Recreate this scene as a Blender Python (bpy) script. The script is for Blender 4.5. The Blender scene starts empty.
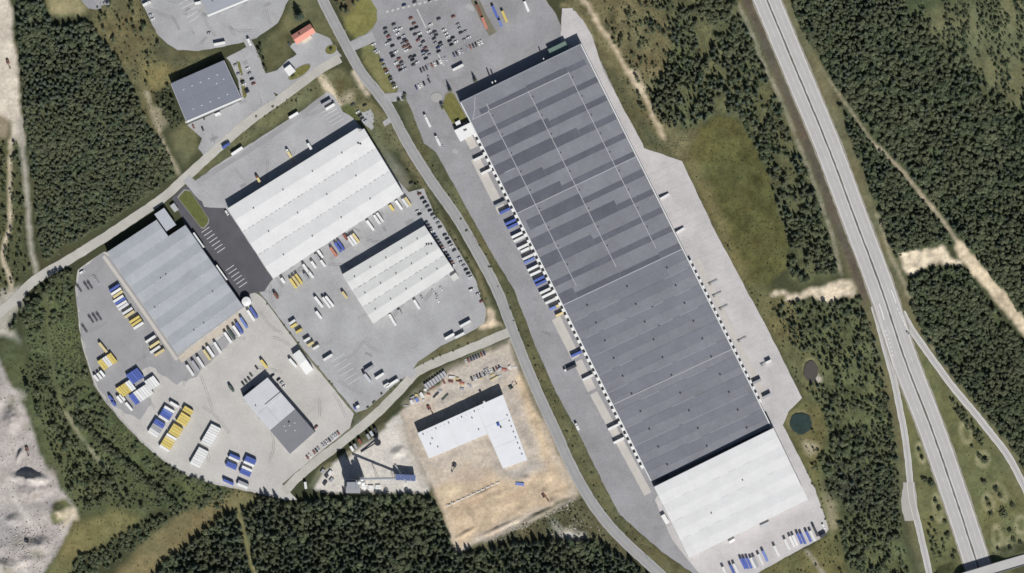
import bpy, math, random
import numpy as np
from mathutils import Vector

# ------------------------------------------------------------------ camera, sky, sun
CX, CY, ALT = 512.0, 286.5, 3000.0          # 1 m on the ground = 1 pixel; the aircraft flies 3 km up
SC = bpy.context.scene
COL = SC.collection
random.seed(7)
rng = np.random.default_rng(11)

cam = bpy.data.cameras.new('camera')
cam.sensor_width = 36.0
cam.lens = 36.0 / 2 / (512.0 / ALT)
cam.clip_start, cam.clip_end = 10, 30000
cam_o = bpy.data.objects.new('camera', cam)
cam_o.location = (0, 0, ALT)
COL.objects.link(cam_o)
SC.camera = cam_o

SUN_AZ = Vector((0.355, -0.935, 0)).normalized()   # towards the sun (map plane)
SUN_EL = math.radians(43)
to_sun = Vector((SUN_AZ.x * math.cos(SUN_EL), SUN_AZ.y * math.cos(SUN_EL), math.sin(SUN_EL)))
world = bpy.data.worlds.new('World')
SC.world = world
world.use_nodes = True
wn = world.node_tree
sky = wn.nodes.new('ShaderNodeTexSky')
sky.sky_type = 'NISHITA'
sky.sun_disc = False
sky.sun_elevation = SUN_EL
sky.sun_rotation = math.atan2(SUN_AZ.x, SUN_AZ.y)
bg = wn.nodes['Background']
bg.inputs['Strength'].default_value = 0.05
wn.links.new(sky.outputs[0], bg.inputs[0])
sl = bpy.data.lights.new('sun', 'SUN')
sl.energy = 5.0
sl.angle = math.radians(0.5)
sl.color = (1.0, 0.975, 0.94)
so = bpy.data.objects.new('sun', sl)
so.rotation_euler = (-to_sun).to_track_quat('-Z', 'Y').to_euler()
so.location = to_sun * 800
COL.objects.link(so)
SC.view_settings.view_transform = 'Standard'
SC.view_settings.look = 'None'
SC.view_settings.gamma = 1
SC.view_settings.use_curve_mapping = False
SC.view_settings.exposure = 0.0
SC.cycles.filter_width = 1.6
SC.cycles.max_bounces = 5
KEXP = 1.16

# ------------------------------------------------------------------ helpers
def P(x, y, z=0.0):
    k = (ALT - z) / ALT
    return ((x - CX) * k, -(y - CY) * k, z)

def s2l(c):
    c = c / 255.0
    return c / 12.92 if c <= 0.04045 else ((c + 0.055) / 1.055) ** 2.4

def alb(r, g, b):
    return tuple(min(0.85, s2l(v) / KEXP) for v in (r, g, b))

MATS = {}
def mat(name, rgb, var=0.12, scale=0.25, rough=0.85, fine=1.6, metal=0.0, rand=0.0, bump=0.0, spec=0.3, coord='Object',
        streak=None):
    if name in MATS:
        return MATS[name]
    m = bpy.data.materials.new(name)
    m.use_nodes = True
    nt = m.node_tree
    b = nt.nodes['Principled BSDF']
    b.inputs['Roughness'].default_value = rough
    b.inputs['Metallic'].default_value = metal
    b.inputs['Specular IOR Level'].default_value = spec
    c = alb(*rgb)
    if coord == 'World':
        g = nt.nodes.new('ShaderNodeNewGeometry'); vec = g.outputs['Position']
    else:
        g = nt.nodes.new('ShaderNodeTexCoord'); vec = g.outputs['Object']
    if streak:
        mp = nt.nodes.new('ShaderNodeMapping'); mp.inputs['Scale'].default_value = streak
        nt.links.new(vec, mp.inputs['Vector']); vec = mp.outputs[0]
    n1 = nt.nodes.new('ShaderNodeTexNoise'); n1.inputs['Scale'].default_value = scale
    n1.inputs['Detail'].default_value = 5
    n1.inputs['Roughness'].default_value = 0.65
    n2 = nt.nodes.new('ShaderNodeTexNoise'); n2.inputs['Scale'].default_value = fine
    n2.inputs['Detail'].default_value = 2
    nt.links.new(vec, n1.inputs['Vector']); nt.links.new(vec, n2.inputs['Vector'])
    ad = nt.nodes.new('ShaderNodeMath'); ad.operation = 'MULTIPLY_ADD'
    ad.inputs[1].default_value = 0.4
    nt.links.new(n2.outputs['Fac'], ad.inputs[0]); nt.links.new(n1.outputs['Fac'], ad.inputs[2])
    mr = nt.nodes.new('ShaderNodeMapRange')
    mr.inputs['From Min'].default_value = 0.4; mr.inputs['From Max'].default_value = 1.0
    mr.inputs['To Min'].default_value = 1 - var; mr.inputs['To Max'].default_value = 1 + var
    nt.links.new(ad.outputs[0], mr.inputs['Value'])
    val = mr.outputs[0]
    if rand:
        oi = nt.nodes.new('ShaderNodeObjectInfo')
        r2 = nt.nodes.new('ShaderNodeMapRange')
        r2.inputs['To Min'].default_value = 1 - rand; r2.inputs['To Max'].default_value = 1 + rand
        nt.links.new(oi.outputs['Random'], r2.inputs['Value'])
        mu = nt.nodes.new('ShaderNodeMath'); mu.operation = 'MULTIPLY'
        nt.links.new(val, mu.inputs[0]); nt.links.new(r2.outputs[0], mu.inputs[1]); val = mu.outputs[0]
    vm = nt.nodes.new('ShaderNodeVectorMath'); vm.operation = 'SCALE'
    vm.inputs[0].default_value = c
    nt.links.new(val, vm.inputs['Scale'])
    nt.links.new(vm.outputs[0], b.inputs['Base Color'])
    if bump:
        bp = nt.nodes.new('ShaderNodeBump'); bp.inputs['Strength'].default_value = bump
        bp.inputs['Distance'].default_value = 0.3
        nt.links.new(ad.outputs[0], bp.inputs['Height']); nt.links.new(bp.outputs[0], b.inputs['Normal'])
    MATS[name] = m
    return m

class MB:
    def __init__(s, o=(0, 0, 0)):
        s.v, s.f, s.o = [], [], Vector(o)
    def add(s, vs, fs):
        n = len(s.v)
        s.v += [tuple(Vector(p) - s.o) for p in vs]
        s.f += [tuple(i + n for i in f) for f in fs]
        return s
    def prism(s, base, top):                       # two equal rings of 3D points
        n = len(base)
        a = sum(base[i][0] * base[(i + 1) % n][1] - base[(i + 1) % n][0] * base[i][1] for i in range(n))
        if a < 0:
            base, top = base[::-1], top[::-1]
        fs = [tuple(range(n, 2 * n)), tuple(range(n - 1, -1, -1))]
        fs += [(i, (i + 1) % n, n + (i + 1) % n, n + i) for i in range(n)]
        return s.add(list(base) + list(top), fs)
    def slab(s, poly, z0, z1):                     # poly as seen in the picture at height z1
        top = [P(x, y, z1) for x, y in poly]
        return s.prism([(p[0], p[1], z0) for p in top], top)
    def sheet(s, poly, z):
        pts = [P(x, y, z) for x, y in poly]
        n = len(pts)
        a = sum(pts[i][0] * pts[(i + 1) % n][1] - pts[(i + 1) % n][0] * pts[i][1] for i in range(n))
        if a < 0:
            pts = pts[::-1]
        return s.add(pts, [tuple(range(n))])
    def box(s, x0, x1, y0, y1, z0, z1):
        b = [(x0, y0, z0), (x1, y0, z0), (x1, y1, z0), (x0, y1, z0)]
        return s.prism(b, [(p[0], p[1], z1) for p in b])
    def bar(s, a, b, r, n=6, r2=None):
        a, b = Vector(a), Vector(b)
        d = (b - a).normalized()
        u = d.orthogonal().normalized(); w = d.cross(u)
        r2 = r if r2 is None else r2
        vs = [a + (u * math.cos(t) + w * math.sin(t)) * r for t in [2 * math.pi * i / n for i in range(n)]]
        vs += [b + (u * math.cos(t) + w * math.sin(t)) * r2 for t in [2 * math.pi * i / n for i in range(n)]]
        fs = [(i, (i + 1) % n, n + (i + 1) % n, n + i) for i in range(n)] + [tuple(range(n - 1, -1, -1)), tuple(range(n, 2 * n))]
        return s.add(vs, fs)
    def mesh(s, name, m):
        me = bpy.data.meshes.new(name)
        me.from_pydata(s.v, [], s.f)
        me.update()
        if m:
            me.materials.append(m)
        return me
    def build(s, name, m, parent=None, smooth=False):
        me = s.mesh(name, m)
        if smooth:
            me.shade_smooth()
        return link(name, me, parent)

def link(name, data, parent=None, loc=None, rz=0.0):
    o = bpy.data.objects.new(name, data)
    COL.objects.link(o)
    o.parent = parent
    if loc is not None:
        o.location = loc
    if rz:
        o.rotation_euler = (0, 0, rz)
    return o

def thing(name, label, cat, loc=(0, 0, 0), rz=0.0, group=None):
    o = link(name, None, None, loc, rz)
    o.empty_display_size = 1
    return tag(o, label, cat, group)

def tag(o, label, cat, group=None):
    o['label'] = label; o['category'] = cat
    if group:
        o['group'] = group
    return o

def struct(o, kind='structure', label=None):
    o['kind'] = kind
    if label:
        o['label'] = label
    return o

def catmull(pts, step=4.0):
    pts = [Vector((p[0], p[1])) for p in pts]
    ext = [pts[0] * 2 - pts[1]] + pts + [pts[-1] * 2 - pts[-2]]
    out = []
    for i in range(1, len(ext) - 2):
        p0, p1, p2, p3 = ext[i - 1:i + 3]
        n = max(1, int((p2 - p1).length / step))
        for k in range(n):
            t = k / n
            out.append(0.5 * ((2 * p1) + (p2 - p0) * t + (2 * p0 - 5 * p1 + 4 * p2 - p3) * t * t + (3 * p1 - p0 - 3 * p2 + p3) * t ** 3))
    out.append(pts[-1])
    return [(p.x, p.y) for p in out]

def offset(pts, d):
    out = []
    for i, p in enumerate(pts):
        a = Vector(pts[max(0, i - 1)]); b = Vector(pts[min(len(pts) - 1, i + 1)])
        t = (b - a).normalized()
        out.append((p[0] - t.y * d, p[1] + t.x * d))
    return out

def ribbon(name, pts, w, z, m, jit=0.0, off=0.0):
    c = catmull(pts)
    w = w if isinstance(w, (list, tuple)) else (w, w)
    n = len(c)
    L = [offset(c, off - (w[0] + (w[1] - w[0]) * i / (n - 1)) / 2 + random.uniform(-jit, jit))[i] for i in range(n)]
    R = [offset(c, off + (w[0] + (w[1] - w[0]) * i / (n - 1)) / 2 + random.uniform(-jit, jit))[i] for i in range(n)]
    vs = [P(*p, z) for p in L] + [P(*p, z) for p in R]
    fs = [(i, n + i, n + i + 1, i + 1) for i in range(n - 1)]
    mb = MB().add(vs, fs)
    return mb.build(name, m)

def rough(poly, step=5.0, amp=0.45):
    out = []
    n = len(poly)
    for i in range(n):
        a, b = Vector(poly[i]), Vector(poly[(i + 1) % n])
        k = max(1, int((b - a).length / step))
        for j in range(k):
            p = a.lerp(b, j / k)
            out.append((p.x + random.uniform(-amp, amp), p.y + random.uniform(-amp, amp)))
    return out

def dirv(dx, dy):
    """angle about z of a picture direction"""
    return math.atan2(-dy, dx)

def nth(k):
    return '%d%s' % (k, 'th' if 10 <= k % 100 <= 20 else {1: 'st', 2: 'nd', 3: 'rd'}.get(k % 10, 'th'))

# ------------------------------------------------------------------ layout shared by ground, trees and paving
R1 = [(318, -12), (323, 0), (333, 20), (346, 45), (361, 72), (377, 92), (391, 112), (408, 144), (432, 182), (456, 216), (477, 252), (496, 288),
      (508, 318), (524, 360), (541, 400), (556, 432), (566, 455), (579, 481), (597, 510), (620, 537), (660, 574), (690, 600)]
R2 = [(-12, 322), (12, 302), (35, 280), (70, 259), (105, 237), (160, 200), (186, 177), (217, 149), (242, 127), (256, 116), (287, 94), (318, 71), (340, 58)]
R3 = [(246, 38), (253, 52), (262, 75), (273, 100)]
R4 = [(509, 332), (495, 338), (481, 344), (457, 354), (437, 362), (417, 372), (400, 390), (375, 415), (342, 442), (317, 461), (296, 479), (284, 492)]
HWY = [(752, -36), (767, 0), (797, 72), (827, 144), (854, 216), (881, 288), (905, 360), (932, 430), (958, 505), (976, 560), (990, 600)]
RAMPL = [(874, 306), (880, 328), (888, 358), (894, 380), (900, 410), (904, 430), (908, 460), (910, 482), (912, 500), (918, 524), (924, 550), (933, 590)]
RAMPR = [(902, 312), (912, 330), (928, 353), (953, 387), (974, 412), (989, 431), (1008, 456), (1024, 486), (1040, 520)]
BRIDGE = [(938, 586), (1000, 567), (1075, 545)]
SANDR = [(812, 55), (826, 76), (843, 100), (873, 143), (898, 166), (918, 191), (943, 221), (960, 246), (978, 269), (996, 293), (1034, 340)]
PATHL = [(11, 140), (10, 165), (9, 194), (11, 216), (7, 236), (2, 256), (8, 272), (12, 290)]
PATHL2 = [(20, 120), (22, 144), (27, 194), (31, 244), (37, 276)]
TRACKN = [(584, 2), (597, 22), (612, 45), (624, 67), (642, 92), (657, 125), (662, 138)]
FRONT = [(738, 2), (750, 30), (763, 62), (782, 104), (798, 144), (818, 194), (833, 239), (841, 274)]

Z_SPRUCE_NW = [(17, 0), (44, 0), (49, 18), (56, 27), (90, 23), (108, 46), (122, 66), (132, 86), (138, 100), (141, 112), (110, 120), (80, 112), (50, 104), (26, 108), (21, 60)]
Z_MIXED_NW = [(23, 106), (50, 104), (80, 112), (110, 118), (141, 112), (152, 130), (165, 148), (174, 168), (176, 176), (150, 193), (105, 226), (60, 250), (45, 262), (40, 240), (34, 190), (29, 150)]
Z_BUSH_W = [(50, 288), (72, 274), (77, 330), (91, 385), (127, 430), (164, 463), (218, 486), (246, 494), (226, 506), (185, 512), (150, 507), (118, 482), (92, 455), (66, 422), (46, 385), (28, 350), (24, 325), (38, 300)]
Z_SOUTH = [(148, 580), (175, 555), (205, 532), (226, 512), (240, 512), (252, 505), (264, 496), (275, 500), (292, 503), (330, 497), (428, 496), (440, 508), (456, 556), (480, 551), (515, 543), (560, 540), (598, 541), (632, 562), (652, 582)]
Z_EAST = [(786, -6), (1032, -6), (1032, 330), (1006, 296), (984, 270), (962, 240), (921, 188), (901, 164), (876, 141), (845, 98), (820, 60), (803, 30)]
Z_EAST_STRIP = [(838, 102), (868, 141), (894, 167), (914, 193), (939, 222), (955, 246), (943, 243), (902, 252), (897, 262), (882, 222), (862, 170)]
Z_EAST_LOW = [(910, 278), (935, 270), (964, 268), (985, 300), (1030, 352), (1030, 480), (1012, 452), (985, 418), (957, 384), (932, 348), (912, 310)]
Z_MID_UP = [(655, -6), (733, -6), (748, 30), (762, 66), (781, 108), (797, 150), (816, 196), (831, 240), (839, 272), (800, 284), (786, 272), (791, 250), (779, 210), (769, 175), (754, 145), (742, 118), (718, 112), (700, 122), (668, 128), (652, 100), (668, 60), (645, 25)]
Z_MID_LOW = [(772, 306), (800, 303), (838, 302), (862, 300), (876, 340), (886, 380), (893, 430), (899, 470), (900, 520), (912, 582), (850, 582), (842, 535), (830, 495), (816, 468), (828, 440), (822, 405), (806, 392), (820, 372), (812, 355), (795, 350)]
Z_SMEAR = [(828, 470), (895, 470), (900, 520), (850, 505), (826, 495)]

YARD_W = [(424, 143), (409, 104), (405, 98), (396, 95), (398, 88), (372, 42), (363, 43), (357, 37), (366, 34), (373, 28), (377, 20), (377, 10), (372, 1), (364, -14), (536, -14), (556, 14),
          (562, 28), (583, 42), (600, 60), (700, 270), (780, 430), (660, 500), (706, 582), (694, 574), (662, 552), (619, 514), (597, 471), (577, 430), (556, 392), (537, 350), (514, 290), (491, 252), (471, 216), (453, 183), (436, 152)]
APRON_E = [(562, 8), (572, 8), (583, 20), (592, 36), (604, 72), (642, 143), (644, 148), (682, 161), (714, 229), (745, 287), (768, 330), (802, 398), (789, 411),
           (783, 425), (802, 462), (815, 489), (829, 529), (823, 537), (790, 555), (766, 568), (745, 582), (706, 582), (672, 540), (655, 500), (700, 420), (560, 60)]
YARD_C = [(188, 187), (215, 166), (250, 144), (300, 112), (327, 92), (334, 96), (343, 112), (352, 117), (364, 130), (385, 160), (398, 180), (409, 192), (424, 188), (434, 214), (441, 222), (462, 256), (476, 280),
          (480, 296), (486, 308), (485, 322), (476, 329), (462, 336), (441, 346), (418, 362), (411, 372), (391, 388), (367, 409), (356, 413), (325, 375), (301, 346), (266, 300), (250, 282), (205, 225)]
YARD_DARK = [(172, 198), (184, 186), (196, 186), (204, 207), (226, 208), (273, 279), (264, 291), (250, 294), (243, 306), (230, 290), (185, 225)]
YARD_B = [(78, 270), (88, 262), (104, 252), (140, 262), (200, 250), (252, 290), (264, 299), (300, 348), (324, 377), (354, 414), (350, 428), (320, 452), (282, 484), (288, 490), (298, 500), (284, 500), (266, 495), (220, 485.5),
          (190, 477), (165, 462), (140, 441), (117, 416), (104, 400), (94, 385), (82, 345), (79, 325), (75, 288)]
YARD_N = [(139, -12), (142, 3), (148, 15), (157, 34), (167, 44), (178, 50), (198, 51), (222, 47), (244, 42), (256, 38), (278, 23), (288, 0), (292, -12)]
YARD_1 = [(187, 125), (241, 101), (238, 80), (230, 62), (226, 58), (246, 47), (262, 74), (270, 100), (230, 134), (204, 156), (198, 148), (202, 138)]
YARD_G = [(292, 44), (315, 32), (330, 38), (333, 45), (342, 56), (318, 68), (300, 81), (280, 96), (270, 90), (264, 74), (277, 70), (288, 60), (297, 54), (290, 47)]
QUARRY = [(-12, 348), (0, 360), (10, 380), (25, 408), (32, 432), (47, 468), (65, 494), (77, 512), (72, 526), (60, 547), (44, 575), (40, 590), (-12, 590)]
SITE = [(400, 412), (412, 400), (442, 383), (452, 368), (462, 362), (488, 352), (512, 338), (520, 362), (546, 425), (561, 462), (579, 494), (550, 508), (523, 521), (486, 541), (457, 554), (440, 504), (430, 484), (412, 446)]
PLANT = [(314, 490), (318, 480), (326, 468), (346, 453), (372, 440), (386, 424), (400, 412), (412, 446), (430, 486), (428, 492), (330, 493)]
MEADOW = [(700, 127), (717, 116), (735, 117), (747, 132), (755, 152), (769, 178), (779, 211), (789, 250), (784, 268), (768, 288), (752, 290), (744, 284), (716, 229), (686, 166), (690, 146)]

# ------------------------------------------------------------------ ground: one sheet to the horizon, cover painted by what grows there
def vnoise(x, y, s, seed):
    g = np.random.default_rng(seed).random((257, 257))
    x = x / s; y = y / s
    xi = np.floor(x).astype(int); yi = np.floor(y).astype(int)
    fx = x - xi; fy = y - yi
    fx = fx * fx * (3 - 2 * fx); fy = fy * fy * (3 - 2 * fy)
    a = g[yi & 255, xi & 255]; b = g[yi & 255, (xi + 1) & 255]
    c = g[(yi + 1) & 255, xi & 255]; d = g[(yi + 1) & 255, (xi + 1) & 255]
    return (a * (1 - fx) + b * fx) * (1 - fy) + (c * (1 - fx) + d * fx) * fy

def fbm(x, y, s, seed):
    return (vnoise(x, y, s, seed) + 0.5 * vnoise(x, y, s / 2.1, seed + 1) + 0.25 * vnoise(x, y, s / 4.3, seed + 2)) / 1.75

def inpoly(x, y, poly):
    poly = np.array(poly, float)
    r = np.zeros(x.shape, bool)
    bb = (x >= poly[:, 0].min()) & (x <= poly[:, 0].max()) & (y >= poly[:, 1].min()) & (y <= poly[:, 1].max())
    xs, ys = x[bb], y[bb]
    c = np.zeros(xs.shape, bool)
    n = len(poly)
    for i in range(n):
        x0, y0 = poly[i]; x1, y1 = poly[(i + 1) % n]
        if y0 == y1:
            continue
        k = ((y0 > ys) != (y1 > ys)) & (xs < (x1 - x0) * (ys - y0) / (y1 - y0) + x0)
        c ^= k
    r[bb] = c
    return r

def dline(x, y, pts):
    best = np.full(x.shape, 1e9)
    pts = catmull(pts, 8)
    for (x0, y0), (x1, y1) in zip(pts[:-1], pts[1:]):
        dx, dy = x1 - x0, y1 - y0
        t = np.clip(((x - x0) * dx + (y - y0) * dy) / (dx * dx + dy * dy + 1e-9), 0, 1)
        best = np.minimum(best, np.hypot(x - x0 - t * dx, y - y0 - t * dy))
    return best

def blur(a, r):
    r = int(r)
    if r < 1:
        return a
    for ax in (0, 1):
        p = np.pad(a, [(r + 1, r) if k == ax else (0, 0) for k in (0, 1)], mode='edge')
        c = np.cumsum(p, axis=ax)
        n = a.shape[ax]
        hi = np.take(c, range(2 * r + 1, 2 * r + 1 + n), axis=ax)
        lo = np.take(c, range(0, n), axis=ax)
        a = (hi - lo) / (2 * r + 1)
    return a

STEP = 1.5
gx = np.arange(-48, 1072.1, STEP); gy = np.arange(-48, 622.1, STEP)
ex = [-30000, -9000, -3000, -1000, -300]
gxs = np.concatenate([ex, gx, [1330, 2000, 4000, 10000, 31000]])
gys = np.concatenate([ex, gy, [900, 1600, 3600, 9600, 30600]])
X, Y = np.meshgrid(gxs, gys)
wx = X + (fbm(X, Y, 14, 1) - 0.5) * 9 + (vnoise(X, Y, 4, 5) - 0.5) * 3
wy = Y + (fbm(X, Y, 14, 21) - 0.5) * 9 + (vnoise(X, Y, 4, 6) - 0.5) * 3
cov = np.zeros(X.shape + (3,))
cov[:] = alb(74, 74, 52)
nz = fbm(X, Y, 40, 31)[..., None]
cov = cov * (0.8 + 0.4 * nz)
def lay(mask, rgb, soft=2, amt=1.0, var=0.25, vs=9, seed=50):
    js, is_ = np.nonzero(mask)
    if not len(js):
        return
    pd = soft * 2 + 2
    sl_ = (slice(max(0, js.min() - pd), js.max() + pd + 1), slice(max(0, is_.min() - pd), is_.max() + pd + 1))
    x, y = X[sl_], Y[sl_]
    m = blur(mask[sl_].astype(float), soft)[..., None] * amt
    f = 1 - var + 2 * var * fbm(x, y, vs, seed) + var * .9 * (fbm(x, y, 2.6 * vs, seed + 5) - .5) + var * .7 * (vnoise(x, y, 3.2, seed + 9) - .5)
    c = np.array(alb(*rgb)) * np.clip(f, .3, 2)[..., None]
    cov[sl_] = cov[sl_] * (1 - m) + c * m
def poly(pts, rgb, soft=2, warp=1.0, **k):
    lay(inpoly(X + (wx - X) * warp, Y + (wy - Y) * warp, pts), rgb, soft, **k)
def line(pts, w, rgb, soft=1, warp=0.3, **k):
    lay(dline(X + (wx - X) * warp, Y + (wy - Y) * warp, pts) < w / 2, rgb, soft, **k)

def ell0(cx, cy, rx, ry, a):
    a = math.radians(a)
    return [(cx + rx * math.cos(t) * math.cos(a) - ry * math.sin(t) * math.sin(a), cy + rx * math.cos(t) * math.sin(a) + ry * math.sin(t) * math.cos(a)) for t in [2 * math.pi * i / 14 for i in range(14)]]
# forest floors
for z in (Z_SPRUCE_NW, Z_SOUTH, Z_EAST, Z_EAST_STRIP, Z_EAST_LOW, Z_MID_UP, Z_MID_LOW):
    poly(z, (82, 88, 60), 2, seed=60, var=.4)
poly(Z_MIXED_NW, (88, 88, 62), 2, seed=60, var=.4)
poly(Z_MID_UP, (98, 97, 68), 3, seed=160, var=.5)
poly(Z_MID_LOW, (98, 100, 68), 3, seed=161, var=.5)
poly(Z_BUSH_W, (94, 100, 66), 2, seed=61, var=.4)
# heath and meadows
poly([(90, 22), (100, -10), (142, -10), (147, 14), (166, 46), (200, 55), (222, 52), (170, 83), (152, 92), (146, 110), (170, 150), (180, 178), (172, 172), (150, 126), (134, 86), (108, 45)], (112, 104, 74), 3, var=0.4, seed=62)
poly([(140, 66), (168, 62), (172, 82), (154, 92), (143, 84)], (132, 120, 78), 3, seed=63)
poly([(150, 30), (170, 52), (200, 56), (175, 72), (160, 60)], (84, 86, 66), 4, amt=0.8, seed=64)
poly([(46, -10), (82, -10), (86, 12), (60, 17), (50, 14)], (158, 148, 108), 2, seed=65)
poly([(152, 93), (170, 86), (186, 124), (171, 131)], (72, 72, 52), 1, warp=0.3, seed=66)
poly([(182, 126), (196, 126), (200, 150), (186, 166), (176, 150), (170, 133)], (112, 106, 76), 2, seed=67)
poly([(262, -10), (322, -10), (330, 18), (342, 44), (330, 40), (314, 30), (290, 30), (262, 62), (258, 44), (280, 26), (290, 2)], (108, 104, 74), 2, seed=68)
poly([(262, 46), (285, 34), (292, 44), (286, 60), (270, 76), (264, 66)], (104, 98, 68), 2, seed=69)
poly([(340, 8), (352, 0), (368, -4), (378, 4), (380, 14), (376, 26), (368, 36), (356, 40), (346, 28)], (130, 124, 70), 1, warp=0.3, seed=70)
poly([(336, -10), (366, -10), (352, 8), (346, 18), (338, 6)], (104, 94, 70), 2, seed=71)
poly([(362, 46), (372, 40), (398, 88), (393, 95), (383, 92), (364, 62)], (128, 122, 78), 1, warp=0.3, seed=72)
# the triangle of rough ground north of the white hall
poly([(256, 118), (318, 76), (338, 66), (352, 76), (368, 96), (384, 116), (402, 144), (404, 150), (378, 152), (360, 124), (346, 108), (330, 94), (290, 116), (215, 166), (190, 186), (182, 182), (217, 154)], (112, 108, 78), 2, warp=0.5, var=0.4, seed=73)
poly([(334, 76), (350, 78), (362, 96), (352, 104), (340, 100), (334, 88)], (104, 94, 62), 2, seed=74)
line([(322, 78), (330, 90), (338, 104)], 7, (205, 190, 160), 1, seed=75, var=0.4)
line([(354, 72), (362, 86), (368, 94)], 4, (205, 190, 165), 1, seed=76)
poly([(338, 98), (356, 94), (352, 104), (342, 108)], (190, 178, 150), 2, amt=0.7, seed=77)
poly([(336, 108), (350, 104), (364, 128), (380, 150), (404, 194), (398, 194), (362, 132), (350, 118)], (96, 98, 58), 1, warp=0.3, seed=78)
poly([(370, 108), (384, 112), (402, 144), (424, 180), (440, 214), (480, 272), (492, 304), (506, 330), (498, 334), (484, 306), (474, 270), (440, 218), (424, 188), (406, 166), (396, 148)], (118, 110, 82), 1, warp=0.4, var=0.4, seed=79)
poly([(368, 120), (384, 150), (400, 166), (412, 188), (402, 190), (386, 164)], (122, 118, 104), 2, warp=0.4, seed=80)
# strip between the road and the loading yard
poly([(397, 97), (412, 94), (426, 143), (437, 152), (455, 183), (472, 216), (492, 252), (512, 290), (538, 350), (557, 392), (578, 430), (598, 471), (620, 514), (662, 552), (700, 580), (676, 582), (626, 538), (602, 510), (584, 481), (571, 455), (561, 432), (546, 400), (529, 360), (513, 318), (501, 288), (482, 252), (461, 216), (437, 182), (413, 144)],
     (102, 98, 70), 1, warp=0.35, var=0.4, seed=81)
# east of the big hall
poly([(560, -10), (660, -10), (672, 50), (656, 100), (672, 130), (700, 127), (688, 164), (644, 148), (604, 72), (590, 34), (580, 16)], (116, 106, 76), 3, var=0.45, seed=82)
poly([(606, 70), (618, 78), (660, 145), (672, 156), (646, 146)], (88, 86, 62), 3, seed=83)
line(TRACKN, 4.0, (206, 188, 156), 1, warp=0.9, seed=84, var=0.4)
line([(632, 74), (640, 84), (646, 98)], 6, (206, 190, 160), 1, warp=0.8, amt=0.7, seed=85)
line([(562, 4), (574, 10), (586, 26), (594, 42)], 3, (150, 138, 104), 1, seed=86)
poly([(670, 48), (690, 50), (692, 76), (676, 80)], (106, 112, 72), 3, seed=87)
poly(MEADOW, (97, 93, 54), 1, warp=0.9, var=0.45, vs=12, seed=88)
poly([(690, 150), (716, 200), (750, 285), (760, 300), (744, 286), (714, 229), (684, 166)], (126, 114, 78), 3, amt=0.8, seed=89)
poly([(745, 286), (768, 288), (800, 302), (796, 340), (812, 356), (826, 372), (820, 392), (806, 398), (768, 330)], (112, 106, 72), 3, var=0.35, seed=90)
poly([(786, 410), (804, 398), (820, 404), (828, 430), (816, 466), (834, 500), (842, 540), (846, 582), (740, 582), (768, 568), (824, 538), (829, 528), (802, 462), (782, 425)], (112, 106, 68), 2, var=0.35, seed=91)
poly([(800, 440), (818, 446), (812, 458), (802, 450)], (190, 178, 150), 2, amt=0.6, seed=92)
poly([(822, 486), (832, 494), (838, 530), (830, 530)], (170, 158, 130), 2, amt=0.6, seed=93)
line([(806, 551), (818, 566), (830, 582)], 3, (168, 160, 142), 1, seed=94)
for cx_, cy_, rx_, ry_ in ((801, 423, 14, 13.5), (811, 371, 9.5, 13.5)):
    poly(ell0(cx_, cy_, rx_, ry_, 0), (126, 118, 84), 1, warp=.6, var=.4, seed=170)
poly(ell0(817, 379, 5.5, 3.2, 15), (214, 204, 190), 1, warp=.6, seed=171)
poly(Z_SMEAR, (66, 64, 54), 4, seed=95)
# sand
poly([(770, 290), (790, 294), (818, 288), (832, 281), (850, 278), (858, 288), (852, 297), (838, 298), (826, 302), (812, 297), (790, 299), (772, 294)], (216, 200, 172), 1, warp=1.0, seed=96, var=0.5, vs=5)
poly([(900, 254), (930, 247), (944, 245), (950, 258), (964, 260), (961, 264), (930, 265), (912, 275), (903, 270)], (224, 208, 178), 1, warp=.9, seed=97, var=0.5, vs=5)
line(SANDR[:4], 1.5, (196, 184, 156), 1, seed=98, warp=.15)
line(SANDR[3:8], 2.4, (206, 190, 162), 1, seed=98, var=.3, warp=.15)
line(SANDR[7:], 12, (216, 198, 166), 1, warp=0.9, seed=99, var=0.4)
poly([(920, 20), (945, 6), (1030, -6), (1030, 112), (1000, 100), (975, 76), (950, 52), (930, 38)], (116, 114, 84), 4, seed=100, amt=0.8, var=.4)
# highway verges
line(HWY, 52, (112, 106, 80), 3, warp=0.4, var=0.3, seed=101)
line(offset(catmull(HWY[:7], 30), 18.5), 8, (100, 88, 78), 1, seed=102)
line(FRONT, 1.5, (190, 180, 160), 1, warp=0.3, seed=103, var=0.5, amt=.9)
line(RAMPL, 22, (112, 106, 78), 3, warp=0.4, seed=104)
line(RAMPR, 26, (112, 106, 78), 3, warp=0.4, seed=105)
line([(878, 215), (888, 250), (900, 275), (915, 305), (935, 350)], 2.5, (176, 164, 136), 1, warp=0.6, seed=106, amt=0.8)
poly([(905, 345), (930, 420), (960, 500), (985, 575), (1040, 560), (1040, 530), (1010, 470), (985, 435), (950, 390), (924, 356)], (110, 108, 72), 3, var=0.3, seed=107)
poly([(896, 370), (920, 430), (950, 505), (972, 582), (930, 582), (916, 520), (910, 470), (902, 410)], (110, 108, 72), 3, var=0.3, seed=108)
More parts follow.
